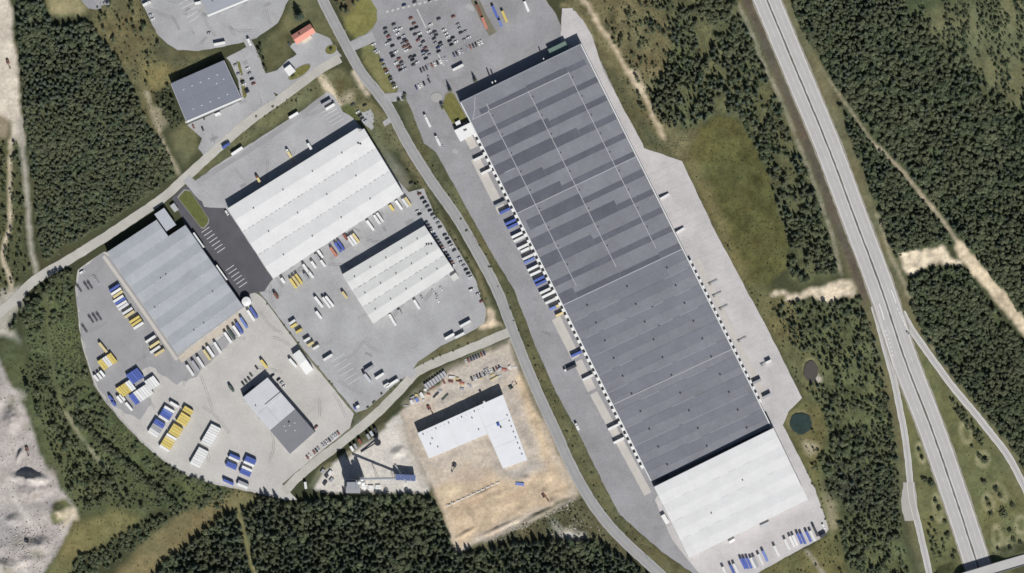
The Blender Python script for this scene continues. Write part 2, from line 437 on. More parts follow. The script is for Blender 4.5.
# west side
poly([(-30, -10), (9, -10), (13, 30), (17, 60), (19, 90), (22, 122), (24, 146), (14, 146), (10, 120), (-30, 112)], (206, 195, 177), 1, warp=0.7, seed=109, var=0.25)
poly([(-30, 110), (10, 118), (8, 140), (-30, 136)], (150, 136, 112), 2, warp=0.8, seed=110)
poly([(-30, 140), (20, 140), (30, 270), (14, 290), (-30, 310)], (88, 88, 60), 3, seed=111)
line(PATHL, 3.5, (206, 190, 162), 1, seed=112)
line(PATHL2, 5, (166, 160, 146), 1, seed=113)
poly([(-30, 300), (20, 286), (26, 300), (8, 320), (14, 332), (22, 345), (14, 342), (6, 334), (-30, 340)], (176, 170, 156), 2, seed=114)
poly([(0, 345), (12, 336), (24, 350), (46, 390), (66, 424), (92, 456), (118, 484), (150, 510), (140, 520), (76, 512), (65, 494), (47, 466), (32, 430), (24, 406), (8, 376)], (90, 94, 64), 3, seed=115, var=.4)
poly([(36, 440), (60, 430), (90, 470), (110, 500), (80, 510), (64, 490)], (102, 102, 70), 4, amt=0.7, seed=116)
poly([(46, 582), (60, 548), (78, 520), (110, 510), (136, 514), (140, 521), (104, 546), (82, 556), (68, 582)], (122, 114, 74), 3, seed=117)
poly([(112, 582), (130, 560), (150, 536), (176, 513), (206, 504), (238, 490), (252, 500), (240, 506), (222, 516), (200, 533), (172, 558), (150, 582)], (128, 114, 80), 3, var=0.3, seed=118)
poly([(224, 498), (246, 494), (262, 494), (250, 504), (240, 512), (246, 530), (262, 580), (254, 580), (238, 528), (230, 510)], (128, 120, 82), 1, seed=119, warp=0.4)
line([(66, 412), (72, 424), (84, 440), (100, 462), (106, 468)], 2.4, (162, 154, 130), 1, seed=120)
line([(46, 296), (50, 340), (58, 390), (64, 410)], 4, (104, 102, 74), 2, amt=0.8, seed=121)
line([(146, 92), (153, 112), (160, 132), (168, 152), (179, 173)], 2.6, (176, 164, 138), 1, seed=152)
poly([(150, 108), (160, 104), (168, 124), (158, 130)], (182, 170, 142), 2, amt=.6, seed=153)
# quarry, site, batching plant
poly(QUARRY, (180, 172, 166), 1, warp=0.6, var=0.2, vs=16, seed=122)
for k_, (qx, qy, ra, rb) in enumerate(((20, 540, 9, 4), (36, 556, 8, 5), (12, 402, 5, 9), (26, 428, 5, 4), (8, 575, 12, 5))):
    poly(ell0(qx, qy, ra, rb, 20 * k_), (112, 110, 84), 2, warp=1.2, amt=.6, seed=620 + k_)
line([(-4, 474), (10, 488), (18, 502), (30, 522)], 5, (200, 194, 186), 1, seed=123, amt=0.8)
poly([(-20, 500), (14, 510), (26, 534), (8, 545), (-20, 540)], (160, 156, 156), 4, seed=124, amt=0.7)
for k_ in range(34):
    qx, qy = random.uniform(-5, 72), random.uniform(362, 578)
    if inpoly(np.array([qx]), np.array([qy]), QUARRY)[0]:
        poly(ell0(qx, qy, random.uniform(4, 14), random.uniform(2, 6), random.uniform(0, 180)), random.choice([(168, 160, 156), (204, 196, 188), (170, 158, 150), (156, 150, 148), (210, 200, 188), (146, 136, 126)]), 2, warp=1.4, amt=random.uniform(.35, .75), seed=540 + k_)
poly([(50, 516), (56, 500), (66, 500), (74, 508), (70, 520), (60, 524), (52, 524)], (110, 108, 74), 1, warp=0.4, seed=125)
poly([(55, 512), (63, 510), (66, 518), (58, 520)], (196, 182, 154), 1, warp=0.3, seed=126)
poly([(66, 510), (76, 506), (78, 520), (60, 530)], (200, 186, 160), 1, amt=0.8, seed=127)
poly(PLANT, (206, 200, 190), 1, warp=0.2, var=0.12, seed=128)
poly(SITE, (198, 185, 168), 1, warp=0.6, var=0.18, seed=129)
poly([(430, 486), (480, 470), (500, 474), (520, 468), (546, 452), (560, 470), (574, 494), (523, 514), (480, 532), (458, 548), (446, 520)], (205, 182, 150), 3, seed=130, var=0.28)
for k_ in range(26):
    qx, qy = random.uniform(440, 570), random.uniform(462, 536)
    poly(ell0(qx, qy, random.uniform(4, 11), random.uniform(2, 5), -24), random.choice([(216, 188, 150), (190, 164, 134), (178, 164, 148), (224, 208, 178), (196, 168, 136), (168, 160, 150)]), 2, warp=1.3, amt=random.uniform(.4, .8), seed=500 + k_) if inpoly(np.array([qx]), np.array([qy]), SITE)[0] else None
poly([(436, 488), (452, 480), (462, 488), (450, 500)], (226, 206, 168), 3, seed=131, amt=0.8)
line([(522, 380), (534, 416), (548, 452)], 12, (212, 188, 154), 2, seed=147, var=.35)
line([(414, 436), (428, 464), (486, 440), (502, 472), (532, 462), (506, 390)], 7, (178, 168, 156), 2, seed=148, amt=.8)
line([(440, 402), (470, 388), (505, 374)], 8, (182, 174, 164), 2, seed=149, amt=.8)
line([(512, 344), (519, 366), (533, 398), (548, 430)], 5, (120, 112, 92), 1, seed=150, amt=.9, var=.4)
line([(404, 404), (424, 384), (446, 370), (470, 358), (506, 342)], 6, (136, 128, 110), 1, seed=151, amt=.9, var=.4)
for k_, pts_ in enumerate(([(440, 500), (470, 492), (510, 490), (560, 486)], [(446, 520), (480, 506), (520, 498), (566, 490)], [(434, 470), (460, 476), (490, 470)], [(520, 470), (540, 490), (556, 500)], [(552, 440), (546, 470), (530, 500), (500, 520)], [(462, 500), (476, 520), (490, 532)], [(408, 420), (416, 446), (432, 470), (450, 490)])):
    for o_ in (-1.4, 1.4):
        line(offset(catmull(pts_, 10), o_), 1.2, (172, 154, 132), 1, seed=600 + k_, amt=.75, warp=.3)
poly([(444, 478), (480, 466), (494, 478), (470, 486), (452, 484)], (188, 168, 152), 3, amt=0.7, seed=132)
poly([(508, 470), (540, 458), (546, 470), (530, 478), (512, 482)], (178, 172, 164), 3, amt=0.8, seed=133)
poly([(455, 370), (500, 352), (512, 372), (470, 392), (440, 398)], (186, 176, 164), 3, seed=134)
line([(403, 428), (412, 452), (428, 486)], 3, (150, 140, 124), 1, amt=0.7, seed=135)
line([(398, 424), (407, 452), (424, 488)], 2, (156, 146, 130), 1, amt=0.6, seed=135)
poly([(486, 308), (491, 308), (495, 320), (504, 327), (480, 331), (476, 329), (486, 322)], (214, 194, 164), 1, warp=0.4, seed=136)
poly([(456, 555), (486, 542), (523, 522), (579, 496), (602, 512), (632, 560), (598, 543), (540, 541), (482, 552)], (100, 94, 70), 2, seed=137, var=0.35)
poly([(554, 518), (562, 530), (582, 530), (590, 540), (560, 536), (552, 524)], (176, 172, 162), 2, warp=1.2, seed=138, var=0.5)
line([(486, 541), (510, 530), (528, 522), (552, 510), (576, 498)], 2.5, (196, 184, 168), 1, amt=0.8, seed=139)
line([(545, 425), (556, 452), (566, 470), (577, 492)], 10, (188, 172, 150), 2, amt=0.7, seed=140)
line([(258, 297), (280, 326), (310, 362), (354, 416)], 7, (128, 124, 106), 1, seed=141)
line([(354, 416), (372, 408), (392, 390), (411, 374)], 7, (104, 98, 76), 1, seed=142)
line([(416, 366), (440, 352), (458, 344), (478, 336), (500, 330)], 10, (112, 106, 80), 1, seed=143)
line([(282, 482), (318, 454), (352, 428), (386, 400)], 5, (118, 114, 96), 1, seed=144)
line([(312, 486), (318, 474), (330, 464)], 5, (120, 116, 92), 1, seed=145)
line([(346, 456), (366, 440), (384, 426)], 5, (112, 106, 84), 1, seed=146)
for bx, by, rx_, ry_, aa in ((921, 453, 4, 9.5, -12), (938, 508, 4, 12.5, -8), (966, 433, 5, 10, -15), (983, 459, 6, 7.5, 0), (988.5, 503, 5, 8.5, -20), (1000.5, 492, 4.5, 9, -28), (997, 536, 4.5, 10, -6), (1013, 541, 9, 3.6, 0), (1004, 549, 10, 4.2, 0), (1021, 525, 5, 9, 0)):
    ca_, sa_ = math.cos(math.radians(aa)), math.sin(math.radians(aa))
    u_ = (X - bx) * ca_ + (Y - by) * sa_; v_ = -(X - bx) * sa_ + (Y - by) * ca_
    d = np.hypot(u_ / rx_, v_ / ry_)
    lay((d < 1.18) & (d > .78), (160, 154, 116), 1, amt=1.0)
lum = (cov @ np.array([.3, .6, .1]))[..., None]
cov = cov * .88 + lum * .12
gk = np.clip((.26 - lum) / .12, 0, 1)                        # vegetation, not sand or gravel
patchy = fbm(X, Y, 22, 400)[..., None]
cov = cov * (1 + gk * ((np.array([.95, 1.02, .95]) - 1) + (patchy - .5) * np.array([.26, .04, -.05])))
# relief of the natural ground
Z = np.zeros(X.shape)
inside = (X > -48) & (X < 1072) & (Y > -48) & (Y < 622)
paved = np.zeros(X.shape, bool)
for q in (YARD_W, APRON_E, YARD_C, YARD_DARK, YARD_B, YARD_N, YARD_1, YARD_G):
    paved |= inpoly(X, Y, q)
for q, w in ((R1, 14), (R2, 15), (R3, 11), (R4, 14), (RAMPL, 15), (RAMPR, 14), (HWY, 36)):
    paved |= dline(X, Y, q) < w / 2
free = 1 - np.clip(blur(blur(paved.astype(float), 4), 4) * 4, 0, 1)
Z += free * (fbm(X, Y, 30, 200) - 0.35) * 1.6 + free * (fbm(X, Y, 7, 210) - 0.5) * 0.7
qm = blur(inpoly(X, Y, QUARRY).astype(float), 5) * free
Z += qm * (np.abs(fbm(X, Y, 40, 220) - 0.5) * 5 + (vnoise(X, Y, 9, 230) - 0.3) * .7)
def heap(cx, cy, rx, ry, h, ang=0.0):
    global Z
    c, s = math.cos(ang), math.sin(ang)
    u = ((X - cx) * c + (Y - cy) * s) / rx; v = (-(X - cx) * s + (Y - cy) * c) / ry
    Z += h * np.clip(1 - np.sqrt(u * u + v * v), 0, 1) * (0.7 + 0.6 * vnoise(X, Y, 3.5, 240))
heap(30, 478, 20, 7, 11, 0.1); heap(36, 490, 18, 12, 6); heap(20, 455, 3, 10, 5, 0.4); heap(58, 512, 10, 10, 5); heap(14, 520, 10, 7, 5)
heap(40, 545, 14, 10, 6); heap(12, 420, 9, 16, 6, -0.3); heap(6, 566, 14, 8, 5); heap(26, 560, 8, 6, 4)
sm = blur(inpoly(X, Y, SITE).astype(float), 3)
Z += sm * (fbm(X, Y, 9, 250) - 0.4) * 1.0
heap(466, 533, 14, 3, 2.6, -0.5); heap(500, 528, 28, 3, 2.4, -0.42); heap(540, 514, 22, 3, 2.6, -0.42); heap(545, 492, 5, 4, 2.4); heap(552, 502, 3, 5, 2.2)
heap(499, 495, 6, 4, 2.2); heap(520, 510, 5, 4, 1.8); heap(398, 452, 9, 6, 4.5, -0.4); heap(560, 452, 3, 8, 1.5, -0.4); heap(526, 478, 8, 4, 1.5)
heap(484, 492, 20, 2.4, 1.4, -0.42); heap(568, 526, 10, 8, 3.0); heap(580, 532, 8, 6, 2.6); heap(491, 320, 6, 9, 1.8, 0.3)
bd = dline(X, Y, BRIDGE); hd = dline(X, Y, HWY)
Z += np.clip((19 - bd) / 11, 0, 1) * np.clip((hd - 17) / 10, 0, 1) * 5.75 * inside
for cx_, cy_, rx_, ry_ in ((801, 423, 14, 14), (811, 371, 10, 14)):
    d = np.hypot((X - cx_) / rx_, (Y - cy_) / ry_)
    Z = np.where(d < 1.25, np.minimum(Z, 0.2) * (d > 0.9) - np.clip((1.0 - d) * 4, 0, 1.0), Z)
Z = np.where(paved, -0.06, Z)
Z = np.where(inside, Z, 0.0)
ny, nx = X.shape
gv = np.stack([(X - CX).ravel(), -(Y - CY).ravel(), Z.ravel()], 1)
ii = np.arange(nx * ny).reshape(ny, nx)
gf = np.stack([ii[1:, :-1].ravel(), ii[1:, 1:].ravel(), ii[:-1, 1:].ravel(), ii[:-1, :-1].ravel()], 1)
gme = bpy.data.meshes.new('ground')
gme.vertices.add(len(gv)); gme.vertices.foreach_set('co', gv.ravel())
gme.loops.add(gf.size); gme.loops.foreach_set('vertex_index', gf.ravel().astype(np.int32))
gme.polygons.add(len(gf)); gme.polygons.foreach_set('loop_start', np.arange(0, gf.size, 4, dtype=np.int32))
at = gme.attributes.new('cover', 'FLOAT_COLOR', 'POINT')
at.data.foreach_set('color', np.concatenate([cov.reshape(-1, 3), np.ones((len(gv), 1))], 1).ravel().astype(np.float32))
gme.update(); gme.validate()
gme.shade_smooth()
gm = bpy.data.materials.new('soil_and_grass'); gm.use_nodes = True
nt = gm.node_tree; pb = nt.nodes['Principled BSDF']
pb.inputs['Roughness'].default_value = 0.95; pb.inputs['Specular IOR Level'].default_value = 0.1
ac = nt.nodes.new('ShaderNodeAttribute'); ac.attribute_name = 'cover'
ge = nt.nodes.new('ShaderNodeNewGeometry')
n1 = nt.nodes.new('ShaderNodeTexNoise'); n1.inputs['Scale'].default_value = 0.35; n1.inputs['Detail'].default_value = 6; n1.inputs['Roughness'].default_value = 0.75
nt.links.new(ge.outputs['Position'], n1.inputs['Vector'])
mr = nt.nodes.new('ShaderNodeMapRange'); mr.inputs['From Min'].default_value = 0.3; mr.inputs['From Max'].default_value = 0.7
mr.inputs['To Min'].default_value = 0.76; mr.inputs['To Max'].default_value = 1.24
nt.links.new(n1.outputs['Fac'], mr.inputs['Value'])
vm = nt.nodes.new('ShaderNodeVectorMath'); vm.operation = 'SCALE'
nt.links.new(ac.outputs['Color'], vm.inputs[0]); nt.links.new(mr.outputs[0], vm.inputs['Scale'])
nt.links.new(vm.outputs[0], pb.inputs['Base Color'])
bp = nt.nodes.new('ShaderNodeBump'); bp.inputs['Strength'].default_value = 0.6; bp.inputs['Distance'].default_value = 0.5
nt.links.new(n1.outputs['Fac'], bp.inputs['Height']); nt.links.new(bp.outputs[0], pb.inputs['Normal'])
gme.materials.append(gm)
struct(link('ground', gme))
def ground_z(px, py):
    i = int(np.clip(np.searchsorted(gxs, px), 1, nx - 1)); j = int(np.clip(np.searchsorted(gys, py), 1, ny - 1))
    return float(min(Z[j, i], Z[j - 1, i - 1], Z[j, i - 1], Z[j - 1, i]))

# ------------------------------------------------------------------ paving and roads
A_W = mat('asphalt_weathered', (150, 149, 151), 0.27, 0.03, fine=0.5, coord='World')
A_C = mat('asphalt_pale', (168, 168, 169), 0.25, 0.03, fine=0.5, coord='World')
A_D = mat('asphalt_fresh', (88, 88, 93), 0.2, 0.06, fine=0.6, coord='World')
A_M = mat('asphalt_mid', (154, 153, 154), 0.16, 0.04, fine=0.5, coord='World')
G_B = mat('packed_gravel', (189, 186, 181), 0.2, 0.03, fine=0.5, coord='World')
C_E = mat('concrete_apron', (192, 188, 187), 0.19, 0.04, fine=0.4, coord='World')
C_B = mat('concrete_beige', (193, 188, 181), 0.10, 0.1, fine=0.6, coord='World')
A_R = mat('asphalt_road', (158, 157, 156), 0.15, 0.05, fine=0.6, coord='World')
A_R2 = mat('gravelly_road', (184, 181, 173), 0.2, 0.05, fine=0.6, coord='World')
A_H = mat('motorway_asphalt', (185, 183, 180), 0.1, 0.06, fine=0.6, coord='World')
PAINT = mat('road_paint', (226, 226, 222), 0.12, 0.8)
LAWN = mat('lawn', (112, 110, 62), 0.4, 0.25, fine=1.2, coord='World', bump=0.4)
LAWN2 = mat('lawn_bright', (96, 101, 56), 0.3, 0.2, fine=1.2, coord='World', bump=0.4)
KERB = mat('kerb_stone', (146, 144, 138), 0.1, 0.5)

def pave(name, pl, z, m, amp=0.35):
    return struct(MB().sheet(rough(pl, 5, amp), z).build(name, m))
pave('loading_yard', YARD_W, 0.05, A_W)
pave('depot_yard', YARD_C, 0.06, A_C)
pave('trailer_yard', YARD_B, 0.05, G_B)
pave('trailer_yard', [(79, 271), (88, 263), (104, 253), (120, 262), (186, 352), (212, 345), (236, 325), (240, 332), (196, 376), (176, 384), (150, 366), (140, 372), (152, 404), (140, 420), (112, 406), (97, 388), (84, 346), (80, 325), (76, 288)], 0.08, A_M, 1.4)
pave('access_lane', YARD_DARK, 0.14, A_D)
pave('service_yard', YARD_N, 0.05, A_C)
pave('works_yard', YARD_1, 0.05, A_C)
pave('forecourt', YARD_G, 0.06, A_C)
pave('concrete_apron', APRON_E, 0.09, C_E)
pave('turning_place', [(80, -10), (82, 2), (88, 8), (96, 10), (108, 6), (113, 0), (114, -10)], 0.35, A_W)
for a, b, w in (((475, 158), (503, 213), 9), ((556, 318), (576, 358), 9), ((577.5, 361), (592, 390), 9), ((593.5, 393), (648, 494), 8), ((464, 128), (474, 148), 8)):
    c = [a, ((a[0] + b[0]) / 2, (a[1] + b[1]) / 2), b]
    struct(ribbon('dock_apron', c, w, 0.12, C_B, 0.15))
struct(ribbon('dock_apron', [(690, 262), (720, 322), (760, 402)], 6, 0.12, C_B, 0.1, off=-7))
struct(ribbon('hall_apron', [(103.5, 256), (139.5, 306), (177, 360)], 3.2, 0.12, C_B, 0.15))
struct(ribbon('hall_apron', [(180, 360), (210, 338), (240, 315)], 7, 0.125, mat('clay_apron', (192, 182, 167), 0.12, 0.2, coord='World'), 0.2))
struct(ribbon('yard_edge_strip', [(188, 188), (230, 162), (270, 137), (326, 96)], 5, 0.13, A_M, 0.3))

ROADS = {}
def road(name, pts, w, z, m):
    ROADS[name] = struct(ribbon(name, pts, w, z, m, 0.3)); return ROADS[name]
road('main_road', R1, 10.5, 0.17, A_R)
road('forest_road', R2, (9.5, 9), 0.15, A_R2)
road('side_road', R3, 8, 0.16, A_C)
road('plant_road', R4, 9, 0.14, A_R2)
road('yard_entrance', [(414, 376), (408, 370), (402, 366)], 9, 0.16, A_C)
road('car_park_entrance', [(352, 46), (362, 42), (374, 36)], 10, 0.19, A_C)
road('car_park_entrance', [(384, 98), (394, 97), (404, 96)], 9, 0.19, A_C)
road('depot_entrance', [(186, 178), (192, 184), (202, 196), (212, 200)], 9, 0.155, A_C)
road('lane', [(392, 118), (384, 124), (376, 122), (368, 112), (362, 104)], 5, 0.14, A_C)
struct(MB().sheet(rough([(356, 102), (366, 100), (372, 112), (382, 128), (374, 132), (362, 122)], 4, .3), 0.11).build('visitor_parking', A_C))
hl = catmull(HWY, 6)
road('motorway', offset(hl, -6.8)[::2], 11.9, 0.15, A_H)
road('motorway', offset(hl, 6.8)[::2], 11.9, 0.15, A_H)
MED = struct(ribbon('median_strip', HWY, 1.2, 0.16, mat('median_gravel', (100, 99, 97), 0.2, 0.3, coord='World')))
for d_ in (-13.4, 13.4):
    struct(ribbon('hard_shoulder', offset(hl, d_)[::2], 1.8, 0.135, mat('shoulder_gravel', (152, 147, 136), 0.2, 0.1, coord='World'), .5))
road('slip_road', RAMPL, 6.5, 0.13, A_H)
road('slip_road', RAMPR, 7, 0.13, A_H)
struct(MB().sheet(rough([(903, 482), (914, 482), (917, 500), (916, 520), (905, 521), (901, 505)], 3, .5), 0.19).build('lay_by', mat('layby_gravel', (172, 168, 163), 0.06, 0.05, coord='World')))
def strip_marks(parent, pts, d, w, z, dash=None, name='lane_marking'):
    c = offset(catmull(pts, 2.0), d)
    mb = MB()
    for i in range(len(c) - 1):
        if dash and (i % dash[1]) >= dash[0]:
            continue
        a, b = Vector(c[i]), Vector(c[i + 1])
        t = (b - a).normalized() * w / 2
        q = [(a.x - t.y, a.y + t.x), (b.x - t.y, b.y + t.x), (b.x + t.y, b.y - t.x), (a.x + t.y, a.y - t.x)]
        mb.sheet(q, z)
    o = mb.build(name, PAINT, parent)
    o['kind'] = 'stuff'
M1 = ROADS['motorway']
for d in (-12.0, -1.5, 1.5, 12.0):
    strip_marks(M1, HWY, d, 0.35, 0.18)
for d in (-6.6, 6.6):
    strip_marks(M1, HWY, d, 0.14, 0.18, (2, 6))
for d in (-2.9, 2.9):
    strip_marks(ROADS['slip_road'], RAMPL, d, 0.35, 0.20); strip_marks(ROADS['slip_road'], RAMPR, d, 0.35, 0.20)
strip_marks(M1, [(879, 304), (882, 312), (884, 320)], 0, 0.9, 0.21)
strip_marks(M1, [(891, 290), (894, 297), (896, 303)], 0, 0.9, 0.21)
strip_marks(M1, [(885, 330), (890, 344), (893, 356)], 0, 0.8, 0.21, (1, 2))
strip_marks(M1, [(897, 308), (902, 318), (906, 328)], 0, 0.8, 0.21, (1, 2))
strip_marks(ROADS['main_road'], R1, -4.9, 0.12, 0.20)
strip_marks(ROADS['main_road'], R1, 4.9, 0.12, 0.20)
# guard rail along the median: beam and posts
GALV = mat('galvanised_steel', (140, 142, 146), 0.15, 0.5, rough=0.5, metal=0.4)
gr = thing('guard_rail', 'steel guard rail down the middle of the motorway', 'guard rail')
rb, rp = MB(), MB()
for i in range(len(hl) - 1):
    a, b = P(*hl[i], 0.75), P(*hl[i + 1], 0.75)
    rb.bar(a, b, 0.16, 4)
    rp.bar((a[0], a[1], 0.1), a, 0.06, 4)
rb.build('rail_beam', GALV, gr)
rpo = rp.build('post', GALV, gr); rpo['kind'] = 'stuff'

# wear: patched asphalt, tyre marks, slab joints
PT = [mat('asphalt_patch_dark', (146, 145, 147), .12, .2, coord='World'), mat('asphalt_patch_light', (170, 169, 169), .1, .2, coord='World'), mat('asphalt_patch_mid', (152, 151, 152), .12, .2, coord='World')]
def wear_patches(pl, n, z, seed):
    rd = random.Random(seed)
    xs = [p[0] for p in pl]; ys = [p[1] for p in pl]
    mbs = [MB(), MB(), MB()]
    c = tries = 0
    done = []
    while c < n and tries < 4000:
        tries += 1
        x, y = rd.uniform(min(xs), max(xs)), rd.uniform(min(ys), max(ys))
        a = rd.choice([.48, -.48, 1.05, .9, -.9]); l, w = rd.uniform(2, 9), rd.uniform(.7, 2.4)
        ca_, sa_ = math.cos(a), math.sin(a)
        if any(math.hypot(x - q[0], y - q[1]) < l + q[2] + 2 for q in done):
            continue
        pq = np.array([(x + u * ca_ - v * sa_, y + u * sa_ + v * ca_) for u, v in ((-l, -w), (l, -w), (l, w), (-l, w), (0, 0))])
        if not inpoly(pq[:, 0], pq[:, 1], pl).all() or any(inpoly(pq[:, 0], pq[:, 1], o_).any() for o_ in (APRON_E, YARD_DARK)):
            continue
        done.append((x, y, l))
        k = rd.randrange(3)
        mbs[k].sheet([(x + u * ca_ - v * sa_, y + u * sa_ + v * ca_) for u, v in ((-l, -w + rd.uniform(-.4, .4)), (l * .3, -w), (l, -w + .3), (l + .5, w), (-l * .2, w + rd.uniform(-.5, .5)), (-l, w))], z)
        c += 1
    for k in range(3):
        o = mbs[k].build('asphalt_patches', PT[k]); struct(o, 'stuff', 'mended patches in the asphalt of the yards')
wear_patches(YARD_C, 26, .075, 1); wear_patches(YARD_W, 26, .065, 2); wear_patches(YARD_N, 9, .065, 3); wear_patches(YARD_1, 5, .065, 4)
TM = mat('tyre_mark', (142, 140, 138), .12, .2, coord='World')
def tyre_marks(arcs, z):
    mb = MB()
    for (x0, y0, x1, y1, bend) in arcs:
        a, b = Vector((x0, y0)), Vector((x1, y1)); d = b - a
        m_ = (a + b) / 2 + Vector((-d.y, d.x)) * bend
        for o_ in (-.95, .95):
            c = offset(catmull([tuple(a), tuple(m_), tuple(b)], 2.5), o_)
            for i in range(len(c) - 1):
                p, q = Vector(c[i]), Vector(c[i + 1]); t = (q - p).normalized() * random.uniform(.12, .3)
                mb.sheet([(p.x - t.y, p.y + t.x), (q.x - t.y, q.y + t.x), (q.x + t.y, q.y - t.x), (p.x + t.y, p.y - t.x)], z)
    struct(mb.build('tyre_marks', TM), 'stuff', 'dark tyre marks curving over the yards')
rd_ = random.Random(9)
arcs = []
for pl_, n_ in ((YARD_C, 26), (YARD_W, 34), (YARD_B, 30), (YARD_N, 8)):
    c_ = 0
    while c_ < n_:
        x, y = rd_.uniform(min(p[0] for p in pl_), max(p[0] for p in pl_)), rd_.uniform(min(p[1] for p in pl_), max(p[1] for p in pl_))
        a = rd_.uniform(0, 6.28); l = rd_.uniform(14, 40)
        ex_, ey_ = x + l * math.cos(a), y + l * math.sin(a)
        if inpoly(np.array([x, ex_, (x + ex_) / 2]), np.array([y, ey_, (y + ey_) / 2]), pl_).all():
            arcs.append((x, y, ex_, ey_, rd_.uniform(-.12, .12))); c_ += 1
tyre_marks(arcs, .118)
jm = MB()
for t_ in range(58):
    v_ = .02 + t_ * .0172
    ax_, ay_ = 581 + 190.5 * v_ + 1, 43.5 + 383 * v_ - .5
    l_ = 12 if v_ < .24 else 34
    jm.sheet([(ax_, ay_), (ax_ + l_ * .9, ay_ - l_ * .43), (ax_ + l_ * .9 + .06, ay_ - l_ * .43 + .14), (ax_ + .06, ay_ + .14)], .135) if inpoly(np.array([ax_ + l_ * .9]), np.array([ay_ - l_ * .43]), APRON_E)[0] else None
struct(jm.build('slab_joints', mat('joint_tar', (180, 176, 174), .1, .3)), 'stuff', 'joints between the concrete slabs of the apron')
for d_ in (-9.8, -8.2, -4.9, -3.3, 3.3, 4.9, 8.2, 9.8):
    o = ribbon('wheel_track', offset(hl, d_)[::2], .55, .165, mat('wheel_path', (174, 172, 169), .1, .2, coord='World'), .1)
    struct(o)
for rr_, nm_ in ((RAMPL, 0), (RAMPR, 0)):
    struct(ribbon('wheel_track', rr_, .8, .175, mat('wheel_path_dark', (162, 160, 157), .1, .2, coord='World'), .1))
for d_ in (-2.6, 2.6):
    struct(ribbon('wheel_track', R1, .9, .185, mat('wheel_path_main', (149, 148, 147), .1, .2, coord='World'), .15, off=d_))

# grass islands with kerbs
def island(pl, m=LAWN, z=0.3, name='grass_island'):
    c = (sum(p[0] for p in pl) / len(pl), sum(p[1] for p in pl) / len(pl))
    k = struct(MB().slab(pl, 0.0, z).build(name, KERB))
    inner = [(c[0] + (x - c[0]) * 0.93, c[1] + (y - c[1]) * 0.93) for x, y in pl]
    o = MB().sheet(inner, z + 0.03).build('turf', m, k)
    return k
def ell(cx, cy, rx, ry, a=0, n=18):
    a = math.radians(a)
    return [(cx + rx * math.cos(t) * math.cos(a) - ry * math.sin(t) * math.sin(a), cy + rx * math.cos(t) * math.sin(a) + ry * math.sin(t) * math.cos(a)) for t in [2 * math.pi * i / n for i in range(n)]]
island(ell(299.5, 72, 13.5, 4.6, -33))
island(ell(331, 49.5, 6.2, 4.6, -25))
island([(177, 197), (184, 189), (190, 190), (209, 219), (209, 223), (204, 229), (201, 228)], LAWN2)
island([(445, 94), (450, 91), (454, 93), (469, 121), (455, 128), (451, 122), (442, 106)], LAWN)
island([(236, 61), (240, 62), (243, 75), (241, 76)], LAWN)
island([(240, 78), (243, 79), (247, 96), (245, 99), (243, 97)], LAWN)
island(ell(436.5, 97.5, 6.2, 5.2), mat('paving_pale', (166, 165, 163), 0.08, 0.4), 0.25, 'paved_circle')
# bay lines
def bays(lines, z, name, w=0.3):
    mb = MB()
    for (x0, y0, x1, y1) in lines:
        a, b = Vector((x0, y0)), Vector((x1, y1))
        t = (b - a).normalized() * w / 2
        mb.sheet([(a.x - t.y, a.y + t.x), (b.x - t.y, b.y + t.x), (b.x + t.y, b.y - t.x), (a.x + t.y, a.y - t.x)], z)
    o = struct(mb.build(name, PAINT)); return o
L = [(201 + 3.1 * i, 235 + 4.4 * i - 0.3 * i, 213 + 2.3 * i - 3, 226 + 3.2 * i) for i in range(6)]
bays([(201.5 + 2.6 * i, 232.5 + 3.4 * i, 209.5 + 2.6 * i, 227 + 3.4 * i) for i in range(7)] + [(226 + 2.6 * i, 270.5 + 3.4 * i, 234 + 2.6 * i, 265 + 3.4 * i) for i in range(6)], 0.165, 'bay_markings', 0.5)
bays([(179 + 2.6 * i, 4 + 4.6 * i, 192 + 1.6 * i, -2 + 4.6 * i) for i in range(5)], 0.09, 'bay_markings', 0.4)
bays([(330 + 2.5 * i, 114 + 1.5 * i - 4 * 0, 330 + 2.5 * i - 6, 104 + 1.5 * i) for i in range(0)] or [(321 + 2.6 * i, 116 + 3.2 * i - 3, 335 + 2.2 * i, 106.5 + 3.2 * i - 1) for i in range(5)], 0.09, 'bay_markings', 0.3)
bays([(331 + 3.3 * i, 363 + 4.6 * i - 1, 344 + 3.3 * i, 355 + 4.6 * i - 1) for i in range(6)], 0.09, 'bay_markings', 0.3)
bays([(386 + 5.4 * i, 12.2 - 1.35 * i, 388.6 + 5.4 * i, 11.2 - 1.35 * i) for i in range(12)], 0.09, 'bay_markings', 2.0).data.materials[0] = mat('road_paint_worn', (192, 191, 188), .1, .6)
bays([(417, 9, 426, 28), (438, 54, 444, 66)], 0.09, 'bay_markings', 1.2).data.materials[0] = mat('road_paint_worn', (192, 191, 188), .1, .6)

